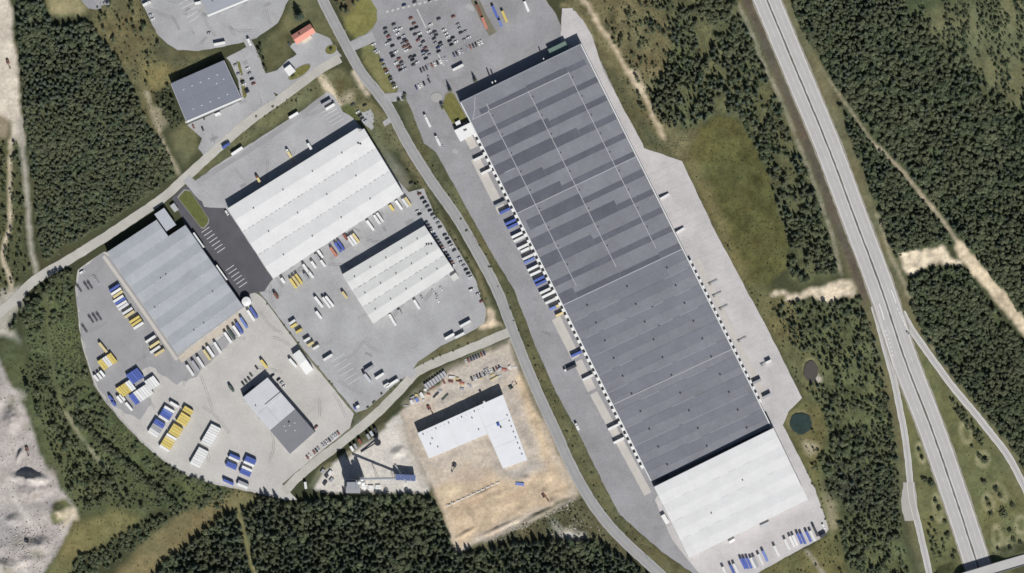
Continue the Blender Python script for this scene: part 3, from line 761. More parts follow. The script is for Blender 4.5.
# ------------------------------------------------------------------ buildings
ROOF_G = mat('roof_membrane_grey', (128, 130, 136), 0.17, 0.05, fine=0.35, rand=0.05, coord='World')
ROOF_D = mat('roof_membrane_dark', (97, 100, 108), 0.17, 0.07, fine=0.4, rand=0.10, coord='World')
ROOF_N = mat('roof_membrane_blue_grey', (124, 129, 140), 0.08, 0.06, fine=0.4, coord='World')
SEAM = mat('roof_seam', (172, 174, 178), 0.06, 0.4)
ROOF_W = mat('roof_sheet_white', (221, 221, 220), 0.075, 0.07, fine=0.3, rough=0.6, coord='World')
ROOF_L = mat('roof_sheet_metal', (168, 172, 177), 0.13, 0.06, fine=0.5, rough=0.55, coord='World')
ROOF_P = mat('roof_sheet_pale', (198, 200, 204), 0.09, 0.1, fine=0.5, coord='World')
WALL_L = mat('wall_cladding_light', (205, 206, 205), 0.06, 0.3)
WALL_G = mat('wall_cladding_grey', (150, 153, 158), 0.07, 0.3)
WALL_B = mat('wall_cladding_blue', (92, 108, 150), 0.07, 0.3)
WHITE = mat('white_metal', (232, 232, 230), 0.05, 0.4)
DARK = mat('dark_metal', (52, 54, 60), 0.15, 0.5)
GLASS = mat('window_glass', (46, 54, 62), 0.1, 0.3, rough=0.15, spec=0.6)
RUBBER = mat('rubber_black', (34, 34, 38), 0.15, 0.5)
PLAST = mat('skylight_plastic', (200, 206, 210), 0.05, 0.5)

class Hall:
    def __init__(s, name, label, corners, h, wall, cat='warehouse'):
        s.c = [P(x, y, h) for x, y in corners]     # A B C D: u from A to B, v from A to D
        s.h = h
        cen = [sum(p[i] for p in s.c) / 4 for i in (0, 1)]
        s.o = (cen[0], cen[1], 0)
        s.root = thing(name, label, cat, s.o)
        A, B, C, D = [Vector(p[:2]) for p in s.c]
        s.lu, s.lv = (B - A).length, (D - A).length
        s.ang = math.atan2((B - A).y, (B - A).x)
        s.wm = wall
    def pt(s, u, v, z=None):
        A, B, C, D = s.c
        z = s.h if z is None else z
        q = [(1 - u) * (1 - v), u * (1 - v), u * v, (1 - u) * v]
        return (sum(w * p[0] for w, p in zip(q, (A, B, C, D))), sum(w * p[1] for w, p in zip(q, (A, B, C, D))), z)
    def uv(s, x, y):                                # picture point at roof height -> u, v
        p = Vector(P(x, y, s.h)[:2]); A = Vector(s.c[0][:2]); a = Vector(s.c[1][:2]) - A; d = Vector(s.c[3][:2]) - A
        det = a.x * d.y - a.y * d.x; q = p - A
        return ((q.x * d.y - q.y * d.x) / det, (a.x * q.y - a.y * q.x) / det)
    def block(s, u0, u1, v0, v1, z0, z1, name, m, parent=None, z1b=None):
        mb = MB(s.o)
        ring = [(u0, v0), (u1, v0), (u1, v1), (u0, v1)]
        zt = [z1, z1, z1b if z1b is not None else z1, z1b if z1b is not None else z1]
        zb = [z0 if z0 is not None else z - 0.25 for z in zt]
        mb.prism([s.pt(u, v, b) for (u, v), b in zip(ring, zb)], [s.pt(u, v, t) for (u, v), t in zip(ring, zt)])
        return mb.build(name, m, parent or s.root)
    def walls(s, ring=((0, 0), (1, 0), (1, 1), (0, 1)), h=None, m=None):
        h = (s.h - 0.3) if h is None else h
        mb = MB(s.o)
        mb.prism([s.pt(u, v, 0) for u, v in ring], [s.pt(u, v, h) for u, v in ring])
        return mb.build('wall', m or s.wm, s.root)
    def seam(s, u0, v0, u1, v1, w, z, m=SEAM, name='roof_seam', t=0.12, parent=None):
        a, b = Vector(s.pt(u0, v0, z)), Vector(s.pt(u1, v1, z))
        d = (b - a).normalized() * w / 2
        ring = [(a.x - d.y, a.y + d.x), (b.x - d.y, b.y + d.x), (b.x + d.y, b.y - d.x), (a.x + d.y, a.y - d.x)]
        mb = MB(s.o).prism([(x, y, z - 0.02) for x, y in ring], [(x, y, z + t) for x, y in ring])
        return mb.build(name, m, parent or s.root)
    def coping(s, w=0.7, z=None, m=WHITE, sides='tblr', t=0.5):
        z = s.h if z is None else z
        a, b = w / 2 / s.lu, w / 2 / s.lv
        if 't' in sides: s.seam(-a, b, 1 + a, b, w, z, m, 'parapet', t)
        if 'b' in sides: s.seam(-a, 1 - b, 1 + a, 1 - b, w, z, m, 'parapet', t)
        if 'l' in sides: s.seam(a, 2.2 * b, a, 1 - 2.2 * b, w, z, m, 'parapet', t)
        if 'r' in sides: s.seam(1 - a, 2.2 * b, 1 - a, 1 - 2.2 * b, w, z, m, 'parapet', t)
    def gables(s, n, rise, m, v0=0.0, v1=1.0, u0=0.0, u1=1.0, first=None, split=1):
        d = (v1 - v0) / n
        for k in range(n):
            a, mid, b = v0 + k * d, v0 + (k + 0.5) * d, v0 + (k + 1) * d
            ue = first if (first and k == 0) else u1
            for j in range(split):
                ua, ub = u0 + (ue - u0) * j / split, u0 + (ue - u0) * (j + 1) / split
                s.block(ua, ub, a, mid, None, s.h, 'roof_slope', m, None, s.h + rise)
                s.block(ua, ub, mid, b, None, s.h + rise, 'roof_slope', m, None, s.h)
            g = MB(s.o)
            for u in (u0, ue):
                e = 0.15 / s.lu * (1 if u == u0 else -1)
                g.add([s.pt(u + e, a, s.h - 0.3), s.pt(u + e, b, s.h - 0.3), s.pt(u + e, mid, s.h + rise - 0.27)], [(0, 1, 2)])
            g.build('gable_end', s.wm, s.root)

def place(parent, name, me, loc, rz):
    o = link(name, me, parent)
    o.location = Vector(loc) - parent.location
    o.rotation_euler = (0, 0, rz)
    return o

VENT = MB().box(-.75, .75, -.75, .75, -0.1, 0.7).mesh('roof_vent', mat('vent_dark', (62, 64, 70), 0.1, 0.5))
VENT_S = MB().bar((0, 0, -0.1), (0, 0, .8), 0.45, 8).bar((0, 0, .8), (0, 0, 1.0), 0.65, 8).mesh('roof_vent', mat('vent_grey', (120, 122, 126), 0.1, 0.5))
SKYL = MB().prism([(-.85, -.55, -.1), (.85, -.55, -.1), (.85, .55, -.1), (-.85, .55, -.1)], [(-.6, -.35, .4), (.6, -.35, .4), (.6, .35, .4), (-.6, .35, .4)]).mesh('skylight', PLAST)
SKYS = MB().prism([(-.5, -.5, -.1), (.5, -.5, -.1), (.5, .5, -.1), (-.5, .5, -.1)], [(-.4, -.4, .35), (.4, -.4, .35), (.4, .4, .35), (-.4, .4, .35)]).mesh('skylight', PLAST)
SHELT = MB()
SHELT.box(-1.75, -1.35, 0, 2.6, 0, 4.6).box(1.35, 1.75, 0, 2.6, 0, 4.6).box(-1.75, 1.75, 0, 2.6, 4.6, 5.0)
SHELT = SHELT.mesh('dock_shelter', WHITE)
DDOOR = MB().box(-1.33, 1.33, 0.1, 0.25, 1.2, 4.2).mesh('dock_door', mat('dock_door_grey', (120, 124, 130), 0.06, 0.5))
GATE = MB().box(-2, 2, 0.0, 0.15, 0.05, 4.2).mesh('gate', mat('gate_grey', (130, 134, 140), 0.06, 0.5))
WIN = MB().box(-1.4, 1.4, 0.0, 0.12, 0, 1.4).mesh('window', GLASS)
def along(h, side, ts, me, name, z=0.0, sub=None, skip=()):
    """parts along a wall; side l r t b; local +y points outwards"""
    for i, t in enumerate(ts):
        if i in skip:
            continue
        u, v, (du, dv) = {'l': (0, t, (0, .01)), 'r': (1, t, (0, -.01)), 't': (t, 0, (-.01, 0)), 'b': (t, 1, (.01, 0))}[side]
        p = Vector(h.pt(u, v, z)); q = Vector(h.pt(u + du, v + dv, z))
        d = q - p
        o = place(h.root, name, me, p, math.atan2(d.y, d.x) + math.pi)
        # outward check
        cen = Vector((h.o[0], h.o[1], z))
        outw = Vector((-math.sin(o.rotation_euler.z), math.cos(o.rotation_euler.z), 0))
        if outw.dot(p - cen) < 0:
            o.rotation_euler.z += math.pi
        if sub:
            link(sub[0], sub[1], o)

def frange(a, b, step):
    n = int((b - a) / step)
    return [a + step * i for i in range(n + 1)]

# --- the long grey warehouse
BIG = Hall('long_warehouse', 'very long grey-roofed warehouse with dark roof bands, largest building here', [(460, 102), (581, 43.5), (771.5, 426.5), (651, 482)], 11.0, WALL_G)
BIG.walls()
b = BIG
rows = [0.0] + [0.293 + 0.0488 * k for k in range(-5, 6)]
W_, N_ = 0.0256, 0.0140
us = [0, .16, .49, .82, 1.0]
table = [ # (v bottom, [(u0, u1, width) ...])
    (.049, [(.10, .16, N_), (.16, .49, N_), (.49, .82, N_), (.82, .97, N_)]),
    (.098, [(.0, .16, N_), (.16, .49, N_), (.49, .82, N_), (.82, .99, N_)]),
    (.146, [(.0, .16, W_), (.16, .49, W_), (.49, .53, W_), (.53, .82, N_), (.82, .99, N_)]),
    (.195, [(.0, .16, W_), (.16, .49, W_), (.49, .69, W_), (.69, .82, N_), (.82, .99, N_)]),
    (.244, [(.0, .16, W_), (.16, .33, W_), (.33, .49, N_), (.49, .82, N_), (.82, .99, N_)]),
    (.293, [(.0, .16, W_), (.16, .40, W_), (.40, .49, N_), (.49, .82, N_), (.82, .99, N_)]),
    (.342, [(.04, .16, W_), (.16, .49, W_), (.49, .82, N_), (.82, .99, N_)]),
    (.391, [(.0, .16, W_), (.16, .49, W_), (.49, .70, W_), (.70, .82, N_), (.82, .99, N_)]),
    (.439, [(.0, .16, W_), (.16, .43, W_), (.43, .49, N_), (.49, .82, N_), (.82, .99, N_)]),
    (.488, [(.0, .16, N_), (.16, .49, N_), (.49, .82, N_), (.82, .99, N_)]),
    (.535, [(.0, .13, W_), (.13, .49, N_), (.49, .82, N_), (.82, .99, N_)])]
prev = 0.0
for vb, cells in table:
    cells2 = cells if cells[0][0] == 0 else [(0, cells[0][0], 0)] + cells
    if cells2[-1][1] < 1:
        cells2 = cells2 + [(cells2[-1][1], 1.0, 0)]
    for u0, u1, w in cells2:
        w = w * random.uniform(.88, 1.14)
        b.block(u0 + .0006, u1 - .0006, prev + .0002, vb - w - .0001, 10.7, 11.0, 'roof_panel', ROOF_G)
        if w:
            b.block(u0 + .0006, u1 - .0006, vb - w + .0001, vb - .0002, 10.7, 11.06, 'roof_panel', ROOF_D)
    prev = vb
vb2 = [.535 + (1 - .535) * k / 10 for k in range(11)]
ROOF_M = mat('roof_membrane_mid', (121, 124, 131), 0.14, 0.05, fine=0.35, rand=0.05, coord='World')
for k in range(10):
    for j in range(4):
        vm_ = vb2[k] + (vb2[k + 1] - vb2[k]) * random.uniform(.42, .62)
        b.block(us[j] + .0004, us[j + 1] - .0004, vb2[k] + .0002, vm_ - .0001, 10.7, 11.0, 'roof_panel', ROOF_M)
        b.block(us[j] + .0004, us[j + 1] - .0004, vm_ + .0001, vb2[k + 1] - .0002, 10.7, 11.0, 'roof_panel', ROOF_G if random.random() < .85 else ROOF_M)
    if k:
        for j in range(5):
            if random.random() < .8:
                a0 = .02 + .19 * j + random.uniform(-.03, .03); a1 = min(.98, a0 + random.uniform(.1, .22))
                b.seam(a0, vb2[k], a1, vb2[k], .5, 11.02, mat('roof_seam_faint', (154, 157, 162), 0.06, 0.4), 'roof_seam', .03)
for u in (.16, .49, .82):
    b.seam(u, .046, u, .508, .7, 11.08)
    for v in frange(.065, .5, .0488):
        place(b.root, 'roof_vent', VENT_S, b.pt(u + .012, v, 11.05), b.ang)
    for v in frange(.56, .985, .0465):
        place(b.root, 'roof_vent', VENT, b.pt(u + .008, v, 11.02), b.ang)
b.seam(.17, .0475, .82, .0495, .8, 11.1)
b.seam(.02, .0495, .16, .0495, .8, 11.1)
b.seam(.004, .294, .996, .294, .8, 11.1); b.seam(.004, .5355, .996, .5355, .9, 11.1); b.seam(.004, .797, .996, .797, .9, 11.1)
b.seam(.17, .03, .17, .047, .8, 11.1); b.seam(.10, .012, .075, .03, .8, 11.1); b.seam(.075, .03, .03, .048, .8, 11.1); b.seam(.12, .004, .10, .012, .8, 11.1)
b.seam(.06, .195, .145, .195, .6, 11.1)
b.coping(.9, 10.9, WHITE, 'lr', .5); b.coping(.8, 10.9, WALL_G, 't', .4)
along(b, 'l', frange(.085, .975, .0165), SHELT, 'dock_shelter', 0, ('dock_door', DDOOR))
along(b, 'r', frange(.572, .94, .0165), SHELT, 'dock_shelter', 0, ('dock_door', DDOOR))
along(b, 't', frange(.1, .9, .1), GATE, 'gate')
along(b, 'r', frange(.05, .5, .03), WIN, 'window', 6)
# low green glazed canopy at the north end, chimneys
b.block(.76, .905, -.022, -.0005, 6.0, 6.25, 'glass_canopy', mat('green_glass', (112, 130, 122), 0.12, 0.3, rough=0.25))
for uu in (.28, .305):
    p = b.pt(uu, -.008, 0)
    MB(b.o).bar(p, (p[0], p[1], 15.5 if uu < .3 else 12.5), 0.8, 8, 0.7).build('chimney', WHITE, b.root)
p = b.pt(.70, -.006, 0)
MB(b.o).bar(p, (p[0], p[1], 13), 0.6, 8).build('chimney', WHITE, b.root)
# ramps with side walls on the east apron
for i, (x0, y0, x1, y1) in enumerate([(660, 199, 669, 194), (676, 233, 684, 228)]):
    a, c = Vector(P(x0, y0)), Vector(P(x1, y1)); d = (c - a).normalized() * 0.9
    o = MB(a).prism([(a.x - d.y, a.y + d.x, 0.1), (c.x - d.y, c.y + d.x, 0.1), (c.x + d.y, c.y - d.x, 0.1), (a.x + d.y, a.y - d.x, 0.1)],
                    [(a.x - d.y, a.y + d.x, 3.6), (c.x - d.y, c.y + d.x, 2.2), (c.x + d.y, c.y - d.x, 2.2), (a.x + d.y, a.y - d.x, 3.6)]).build('loading_ramp', WHITE)
    o.location = a
    tag(o, ['upper', 'lower'][i] + ' of two short white ramps on the pale apron right of the long warehouse', 'ramp')
# --- white hall at its south end (taller)
SW = Hall('white_end_hall', 'white-roofed hall standing at the lower end of the long grey warehouse', [(654, 487), (773.5, 428), (808, 499.5), (689, 558)], 16.5, WALL_L)
SW.walls(); SW.gables(4, .27, ROOF_W, split=2)
for u, v in ((.30, .62), (.62, .42)):
    place(SW.root, 'roof_vent', VENT_S, SW.pt(u, v, 16.9), SW.ang)
for k in (1, 2, 3):
    for j in range(7):
        if random.random() < .5:
            SW.seam(.03 + .13 * j, k / 4, .09 + .13 * j, k / 4, .35, 16.5, mat('gutter', (196, 196, 194), .05, .5), 'gutter', .06)
along(SW, 'b', [.2, .4, .62, .8], GATE, 'gate'); along(SW, 'l', [.3, .7], GATE, 'gate')
# --- white depot
D3 = Hall('white_depot', 'large white three-bay depot roof north of the smaller white hall', [(227.5, 208.5), (362, 125), (403.5, 193.5), (273, 278.5)], 9.5, WALL_L)
D3.walls([(0, 0), (.955, 0), (1, .06), (1, 1), (0, 1)])
D3.gables(3, .95, ROOF_W, first=.965, split=3)
D3.block(.965, .9995, .05, .1666, None, 9.78, 'roof_slope', ROOF_W, None, 9.5 + .95)
D3.block(.965, .9995, .1667, .3333, None, 9.5 + .95, 'roof_slope', ROOF_W, None, 9.5)
GUT = mat('gutter_dark', (120, 120, 122), .1, .5)
def dashes(h, v, z, n, m=GUT, w=.4):
    for j in range(n):
        a = (j + random.uniform(.0, .3)) / n
        h.seam(a, v, min(.99, a + random.uniform(.25, .75) / n), v, w * random.uniform(.6, 1.3), z, m, 'gutter_cover', .1)
for k in (1, 2):
    dashes(D3, k / 3, 9.5, 30)
for k in range(3):
    for j in range(4):
        place(D3.root, 'roof_vent', VENT_S, D3.pt(.14 + .22 * j, (k + .5) / 3, 9.5 + .9), D3.ang)
place(D3.root, 'roof_vent', VENT, D3.pt(.92, .17, 10.6), D3.ang); place(D3.root, 'roof_vent', VENT, D3.pt(.93, .19, 10.4), D3.ang)
along(D3, 'b', frange(.06, .95, .075), GATE, 'gate'); along(D3, 't', frange(.06, .95, .09), GATE, 'gate')
# --- smaller white hall
D4 = Hall('small_white_hall', 'smaller white three-bay hall between the depot and the curving road', [(342, 274.5), (424.5, 225.5), (454, 270), (373, 323.5)], 8.5, WALL_L)
D4.walls(); D4.gables(3, .85, mat('roof_sheet_offwhite', (213, 213, 211), 0.08, 0.08, fine=0.4, rough=0.6, coord='World'), split=2)
for k in (1, 2):
    dashes(D4, k / 3, 8.5, 16)
for k in range(3):
    for j in range(5):
        place(D4.root, 'roof_vent', VENT_S, D4.pt(.1 + .19 * j, (k + .45) / 3, 9.2), D4.ang)
for dx in (.0, .02, .045):
    place(D4.root, 'roof_vent', VENT, D4.pt(.91 + dx, .32 + dx, 8.7), D4.ang)
along(D4, 'b', frange(.1, .9, .16), GATE, 'gate'); along(D4, 'r', frange(.1, .9, .1), WIN, 'window', 3)
# --- grey metal hall in the west
D2 = Hall('grey_metal_hall', 'light grey metal-roofed hall with shallow bays beside the trailer yard', [(106.5, 252.5), (173.7, 208.6), (243.5, 307), (178, 355)], 9.0, WALL_G)
D2.walls([(0, 0), (.745, 0), (.745, .166), (1, .166), (1, 1), (0, 1)])
D2.gables(6, .65, ROOF_L, first=.745, split=2)
D2.block(.765, .90, -.045, .118, 0, 6.4, 'annex', WALL_G); D2.block(.76, .905, -.05, .122, 6.4, 6.7, 'annex_roof', mat('annex_metal', (178, 182, 188), .05, .2))
D2.coping(.5, 8.95, mat('trim_beige', (196, 190, 178), .06, .4), 'lb', .3)
for k in range(1, 6):
    for j in range(12):
        if random.random() < .35:
            place(D2.root, 'skylight', SKYS, D2.pt(.1 + .07 * j, (k + .5) / 6, 9.6), D2.ang)
for j in range(6):
    place(D2.root, 'roof_vent', VENT_S, D2.pt(random.uniform(.1, .9), (random.randint(1, 5) + .5) / 6, 9.6), D2.ang)
along(D2, 'r', [.27, .30, .33, .36, .39, .60, .63, .66, .69, .72], SHELT, 'dock_shelter', 0, ('dock_door', DDOOR))
along(D2, 'b', frange(.1, .9, .13), GATE, 'gate'); along(D2, 'l', frange(.2, .9, .1), GATE, 'gate')
# --- blue-grey works hall in the north-west
D1 = Hall('works_hall', 'blue-grey flat-roofed works hall with white skylights beside the spruce wood', [(170.5, 83.5), (224, 60), (242, 99), (186.5, 122.8)], 9.8, WALL_G)
D1.walls()
for j in range(4):
    D1.block(j / 4 + .002, (j + 1) / 4 - .002, .002, .499, 9.5, 9.8, 'roof_panel', ROOF_N); D1.block(j / 4 + .002, (j + 1) / 4 - .002, .501, .998, 9.5, 9.8, 'roof_panel', ROOF_N)
D1.coping(1.6, 9.75, WHITE, 'b', .35); D1.coping(.6, 9.75, mat('trim_grey', (168, 170, 174), .05, .4), 'lr', .35)
for j in range(6):
    if j < 5:
        place(D1.root, 'skylight', SKYL, D1.pt(.17 + .155 * j, .25, 9.8), D1.ang); place(D1.root, 'skylight', SKYL, D1.pt(.19 + .155 * j, .76, 9.8), D1.ang)
place(D1.root, 'skylight', SKYL, D1.pt(.86, .40, 9.8), D1.ang); place(D1.root, 'skylight', SKYL, D1.pt(.72, .43, 9.8), D1.ang)
along(D1, 'b', [.15, .35, .6, .85], GATE, 'gate'); along(D1, 'r', [.2, .4, .6, .8], WIN, 'window', 3)
# --- hall cut by the top edge
DN = Hall('north_hall', 'grey roof with bright white eave at the upper edge of the picture', [(190, -25), (234, -43), (253, -1.5), (209, 16.5)], 9.0, WALL_G)
DN.walls(); DN.block(.002, .998, .002, .5, 8.7, 9, 'roof_panel', mat('roof_membrane_pale', (160, 164, 172), .06, .06, coord='World')); DN.block(.002, .998, .502, .998, 8.7, 9, 'roof_panel', MATS['roof_membrane_pale'])
DN.coping(2.0, 8.95, WHITE, 'b', .35)
for j in range(3):
    place(DN.root, 'roof_vent', VENT_S, DN.pt(.2 + .25 * j, .72, 9), DN.ang)
along(DN, 'b', [.2, .5, .8], GATE, 'gate')
# --- two-tone workshop
D5 = Hall('two_tone_workshop', 'workshop with pale upper and dark lower flat roof in the trailer yard', [(242.5, 397.5), (267.5, 377.5), (315, 432), (290, 454)], 8.0, WALL_G, 'workshop')
D5.walls()
D5.block(.001, .999, .001, .30, 7.7, 8.4, 'roof_panel', ROOF_P); D5.block(.001, .38, .302, .58, 7.7, 8.4, 'roof_panel', ROOF_P); D5.block(.382, .999, .302, .58, 7.7, 8.0, 'roof_panel', ROOF_P)
D5.block(.001, .999, .582, .999, 7.7, 8.0, 'roof_panel', mat('roof_membrane_slate', (128, 129, 134), .08, .1, coord='World'))
D5.block(.38, .999, .27, .30, 7.7, 9.3, 'parapet', ROOF_P)
for u, v in ((.55, .70), (.72, .72), (.58, .80), (.42, .66), (.36, .72)):
    place(D5.root, 'skylight', SKYL, D5.pt(u, v, 8.0), D5.ang)
place(D5.root, 'roof_vent', VENT, D5.pt(.6, .66, 8.0), D5.ang); place(D5.root, 'roof_vent', VENT_S, D5.pt(.15, .2, 8.4), D5.ang)
along(D5, 'r', [.15, .35, .55, .75, .9], GATE, 'gate'); along(D5, 'l', [.2, .5, .8], GATE, 'gate')
D5.block(.05, .5, -.04, -.002, 2.8, 3.1, 'awning', ROOF_D)
# --- new L-shaped building
Lp = [(417.5, 433), (503, 394.5), (527.5, 460), (503, 468.5), (487.5, 434), (429, 458.5)]
D6 = Hall('l_shaped_building', 'new white-roofed L-shaped building on the sandy construction site', [(417.5, 433), (503, 394.5), (513.8, 423), (429, 458.5)], 11.0, WALL_L, 'building')
top = [P(x, y, 10.7) for x, y in Lp]
MB(D6.o).prism([(p[0], p[1], 0) for p in top], top).build('wall', WALL_L, D6.root)
RW6 = mat('roof_membrane_white', (225, 226, 229), .06, .08, coord='World')
for k in range(4):
    D6.block(k / 4 * .69 + .001, (k + 1) / 4 * .69 - .001, .001, .999, 10.7, 11, 'roof_panel', RW6)
q6 = Hall.__new__(Hall); q6.c = [P(x, y, 11) for x, y in ((485.6, 402.4), (503, 394.5), (527.5, 460), (503, 468.5))]; q6.h = 11; q6.o = D6.o; q6.root = D6.root; q6.lu, q6.lv, q6.ang = 26, 70, D6.ang
q6.c[0] = D6.pt(.69, 0, 11); q6.c[3] = P(503, 468.5, 11)
for k in range(3):
    q6.block(.002, .998, k / 3 + .001, (k + 1) / 3 - .001, 10.7, 11.0, 'roof_panel', RW6)
for j in range(15):
    place(D6.root, 'roof_vent', SKYS if j % 3 else VENT_S, D6.pt(.05 + .05 * j, .13, 11), D6.ang)
for j in range(8):
    place(D6.root, 'roof_vent', VENT_S, q6.pt(.88, .3 + .085 * j, 11), D6.ang)
for u, v in ((.08, .55), (.14, .75), (.6, .3), (.62, .75), (.12, .4)):
    place(D6.root, 'roof_vent', VENT_S, D6.pt(u, v, 11), D6.ang)
BLUE = mat('tarpaulin_blue', (62, 92, 160), .15, .4)
u, v = D6.uv(499, 422)
D6.block(u - .02, u + .012, v - .05, v + .05, 11, 12.2, 'roof_unit', BLUE)
u, v = D6.uv(501.5, 424.5); D6.block(u - .01, u + .008, v - .03, v + .03, 11, 11.8, 'roof_unit', VENT.materials[0])
u, v = D6.uv(484, 402); D6.block(u - .012, u + .012, -.06, .0, 0, 12, 'stair_tower', WALL_L)
along(D6, 't', frange(.05, .95, .06), WIN, 'window', 4); along(D6, 'b', frange(.05, .6, .06), WIN, 'window', 4)
# --- house with the red roof
HS = Hall('red_roofed_house', 'small house with a salmon red tiled gable roof by the junction', [(291.5, 35.8), (310, 24.2), (315, 32), (297, 43.8)], 5.0, mat('render_cream', (220, 208, 190), .06, .4), 'house')
HS.walls(); TILE = mat('roof_tile_red', (214, 148, 132), .07, .9, fine=3)
HS.block(-.02, 1.02, -.05, .5, None, 4.7, 'roof_slope', TILE, None, 7.2); HS.block(-.02, 1.02, .5, 1.05, None, 7.2, 'roof_slope', TILE, None, 4.7)
g = MB(HS.o)
for u in (0.005, .995):
    g.add([HS.pt(u, 0, 4.5), HS.pt(u, 1, 4.5), HS.pt(u, .5, 6.9)], [(0, 1, 2)])
g.build('gable_end', HS.wm, HS.root)
HS.block(.25, .75, 1.02, 1.32, 0, 3.0, 'porch', HS.wm)
HS.block(.3, .36, .38, .48, 6.0, 8.3, 'chimney', mat('brick_dark', (150, 120, 108), .1, 1))
along(HS, 'b', [.12, .88], WIN, 'window', 1); along(HS, 't', [.2, .5, .8], WIN, 'window', 1)
# --- kiosk near it, entry pavilion, small boxes
def small(name, label, cat, corners, h, roofm, wallm=WALL_L, rise=0):
    s = Hall(name, label, corners, h, wallm, cat)
    s.walls(h=h - .15)
    if rise:
        s.block(-.01, 1.01, -.01, .5, None, h, 'roof_slope', roofm, None, h + rise); s.block(-.01, 1.01, .5, 1.01, None, h + rise, 'roof_slope', roofm, None, h)
        g = MB(s.o)
        for u in (0.005, .995):
            g.add([s.pt(u, 0, h - .2), s.pt(u, 1, h - .2), s.pt(u, .5, h + rise - .3)], [(0, 1, 2)])
        g.build('gable_end', wallm, s.root)
    else:
        s.block(-.015, 1.015, -.015, 1.015, h - .15, h + .1, 'roof', roofm)
    along(s, 'b', [.5], MB().box(-.5, .5, 0, .08, 0, 2.0).mesh('door', DARK), 'door')
    return s
small('filling_kiosk', 'white kiosk beside the grass islet near the red-roofed house', 'kiosk', [(284, 69), (290, 64.5), (295.5, 71), (289, 76)], 4.0, WHITE)
pv = small('entrance_pavilion', 'flat white entrance pavilion at the upper left corner of the long warehouse', 'pavilion', [(454.5, 130.5), (470.5, 122.5), (475, 133), (460.5, 141.5)], 6.5, WHITE)
place(pv.root, 'roof_vent', VENT, pv.pt(.5, .35, 6.6), pv.ang); place(pv.root, 'roof_vent', VENT, pv.pt(.6, .38, 6.6), pv.ang)
small('gatehouse', 'small white gatehouse on the lawn above the entrance pavilion', 'gatehouse', [(455, 122.5), (459.5, 120), (461, 124), (456.8, 126)], 3.2, WHITE)
small('storage_tent', 'bright white storage tent between the two yards', 'tent', [(292.5, 355), (299.5, 350), (313, 369), (306, 374.5)], 6.0, WHITE, WHITE, 1.4)
small('loading_canopy', 'pale square canopy at the lower right corner of the small white hall', 'canopy', [(450.5, 276.5), (456, 272.5), (459, 277.5), (454, 281.5)], 3.5, mat('canopy_pale2', (206, 204, 200), .06, .3))
small('switch_cabin', 'small grey cabin on the lawn by the grey metal hall', 'cabin', [(170, 206), (174, 203), (178.5, 209.5), (174.5, 212)], 3.0, mat('cabin_roof', (176, 178, 180), .06, .4))
small('dock_office', 'little white box beside the left wall of the white end hall', 'cabin', [(661, 516), (664.5, 514), (669.5, 522.5), (666, 524.5)], 3.6, WHITE)
small('yard_shed', 'white shed below the works hall', 'shed', [(214.5, 114), (219.5, 111.8), (221, 114.2), (216, 116.4)], 3.0, WHITE)
# round tank at the corner of the grey hall
tk = thing('water_tank', 'round white tank at the lower right corner of the grey metal hall', 'tank', P(247, 301.5, 0))
MB().bar((0, 0, 0), (0, 0, 6.5), 4.6, 20).build('tank_shell', WALL_L, tk); MB().bar((0, 0, 6.5), (0, 0, 7.4), 4.7, 20, .4).build('tank_roof', WHITE, tk)
MB().bar((4.8, 0, 0), (4.8, 0, 7), .12, 5).bar((4.8, .6, 0), (4.8, .6, 7), .12, 5).build('ladder', GALV, tk)

# --- batching plant
PL = thing('batching_tower', 'tall blue-grey batching tower of the concrete plant', 'tower', P(353, 484, 0))
PO = PL.location.copy()
MB().box(-5.5, 5.5, -5, 5, 0, 15).build('tower_base', WALL_G, PL)
MB().box(-4, 4, -3.5, 3.5, 15, 31).build('tower_body', mat('cladding_slate', (120, 130, 150), .08, .4), PL)
MB().box(-4.4, 4.4, -3.9, 3.9, 31, 31.5).build('tower_roof', mat('tower_roof_m', (150, 152, 158), .08, .4), PL)
for i, (dx, dy) in enumerate(((5, 9), (9, 8), (8, 12))):
    si = thing('cement_silo', 'white cement silo, ' + ['left', 'right', 'upper'][i] + ' of three beside the batching tower', 'silo', (PO.x + dx + 2, PO.y + dy - 6, 0))
    MB().bar((0, 0, 5), (0, 0, 20), 1.9, 12).bar((0, 0, 2), (0, 0, 5), .5, 12, 1.9).build('silo_shell', WHITE, si)
    MB().bar((0, 0, 20), (0, 0, 21), 1.9, 12, .5).build('silo_top', WHITE, si)
    for q in ((1.3, 1.3), (-1.3, 1.3), (1.3, -1.3), (-1.3, -1.3)):
        MB().bar((q[0], q[1], 0), (q[0], q[1], 6), .15, 5).build('leg', GALV, si)
cv = thing('conveyor', 'long covered conveyor rising to the batching tower', 'conveyor', P(408, 478, 0))
a, c = Vector((0, 0, 2)), Vector(P(360, 479, 24)) - Vector(P(408, 478, 0)); c.z = 24
MB().bar(a, c, 1.1, 6).build('gallery', mat('conveyor_grey', (150, 154, 160), .08, .4), cv)
for t in (.3, .65):
    p = a.lerp(c, t)
    MB().bar((p.x - 1.2, p.y, -.3), p, .2, 5).bar((p.x + 1.2, p.y, -.3), p, .2, 5).build('trestle', GALV, cv)
hp = thing('aggregate_bins', 'blue-black row of aggregate bins at the foot of the conveyor', 'bin', P(405, 477, 0), dirv(1, .05))
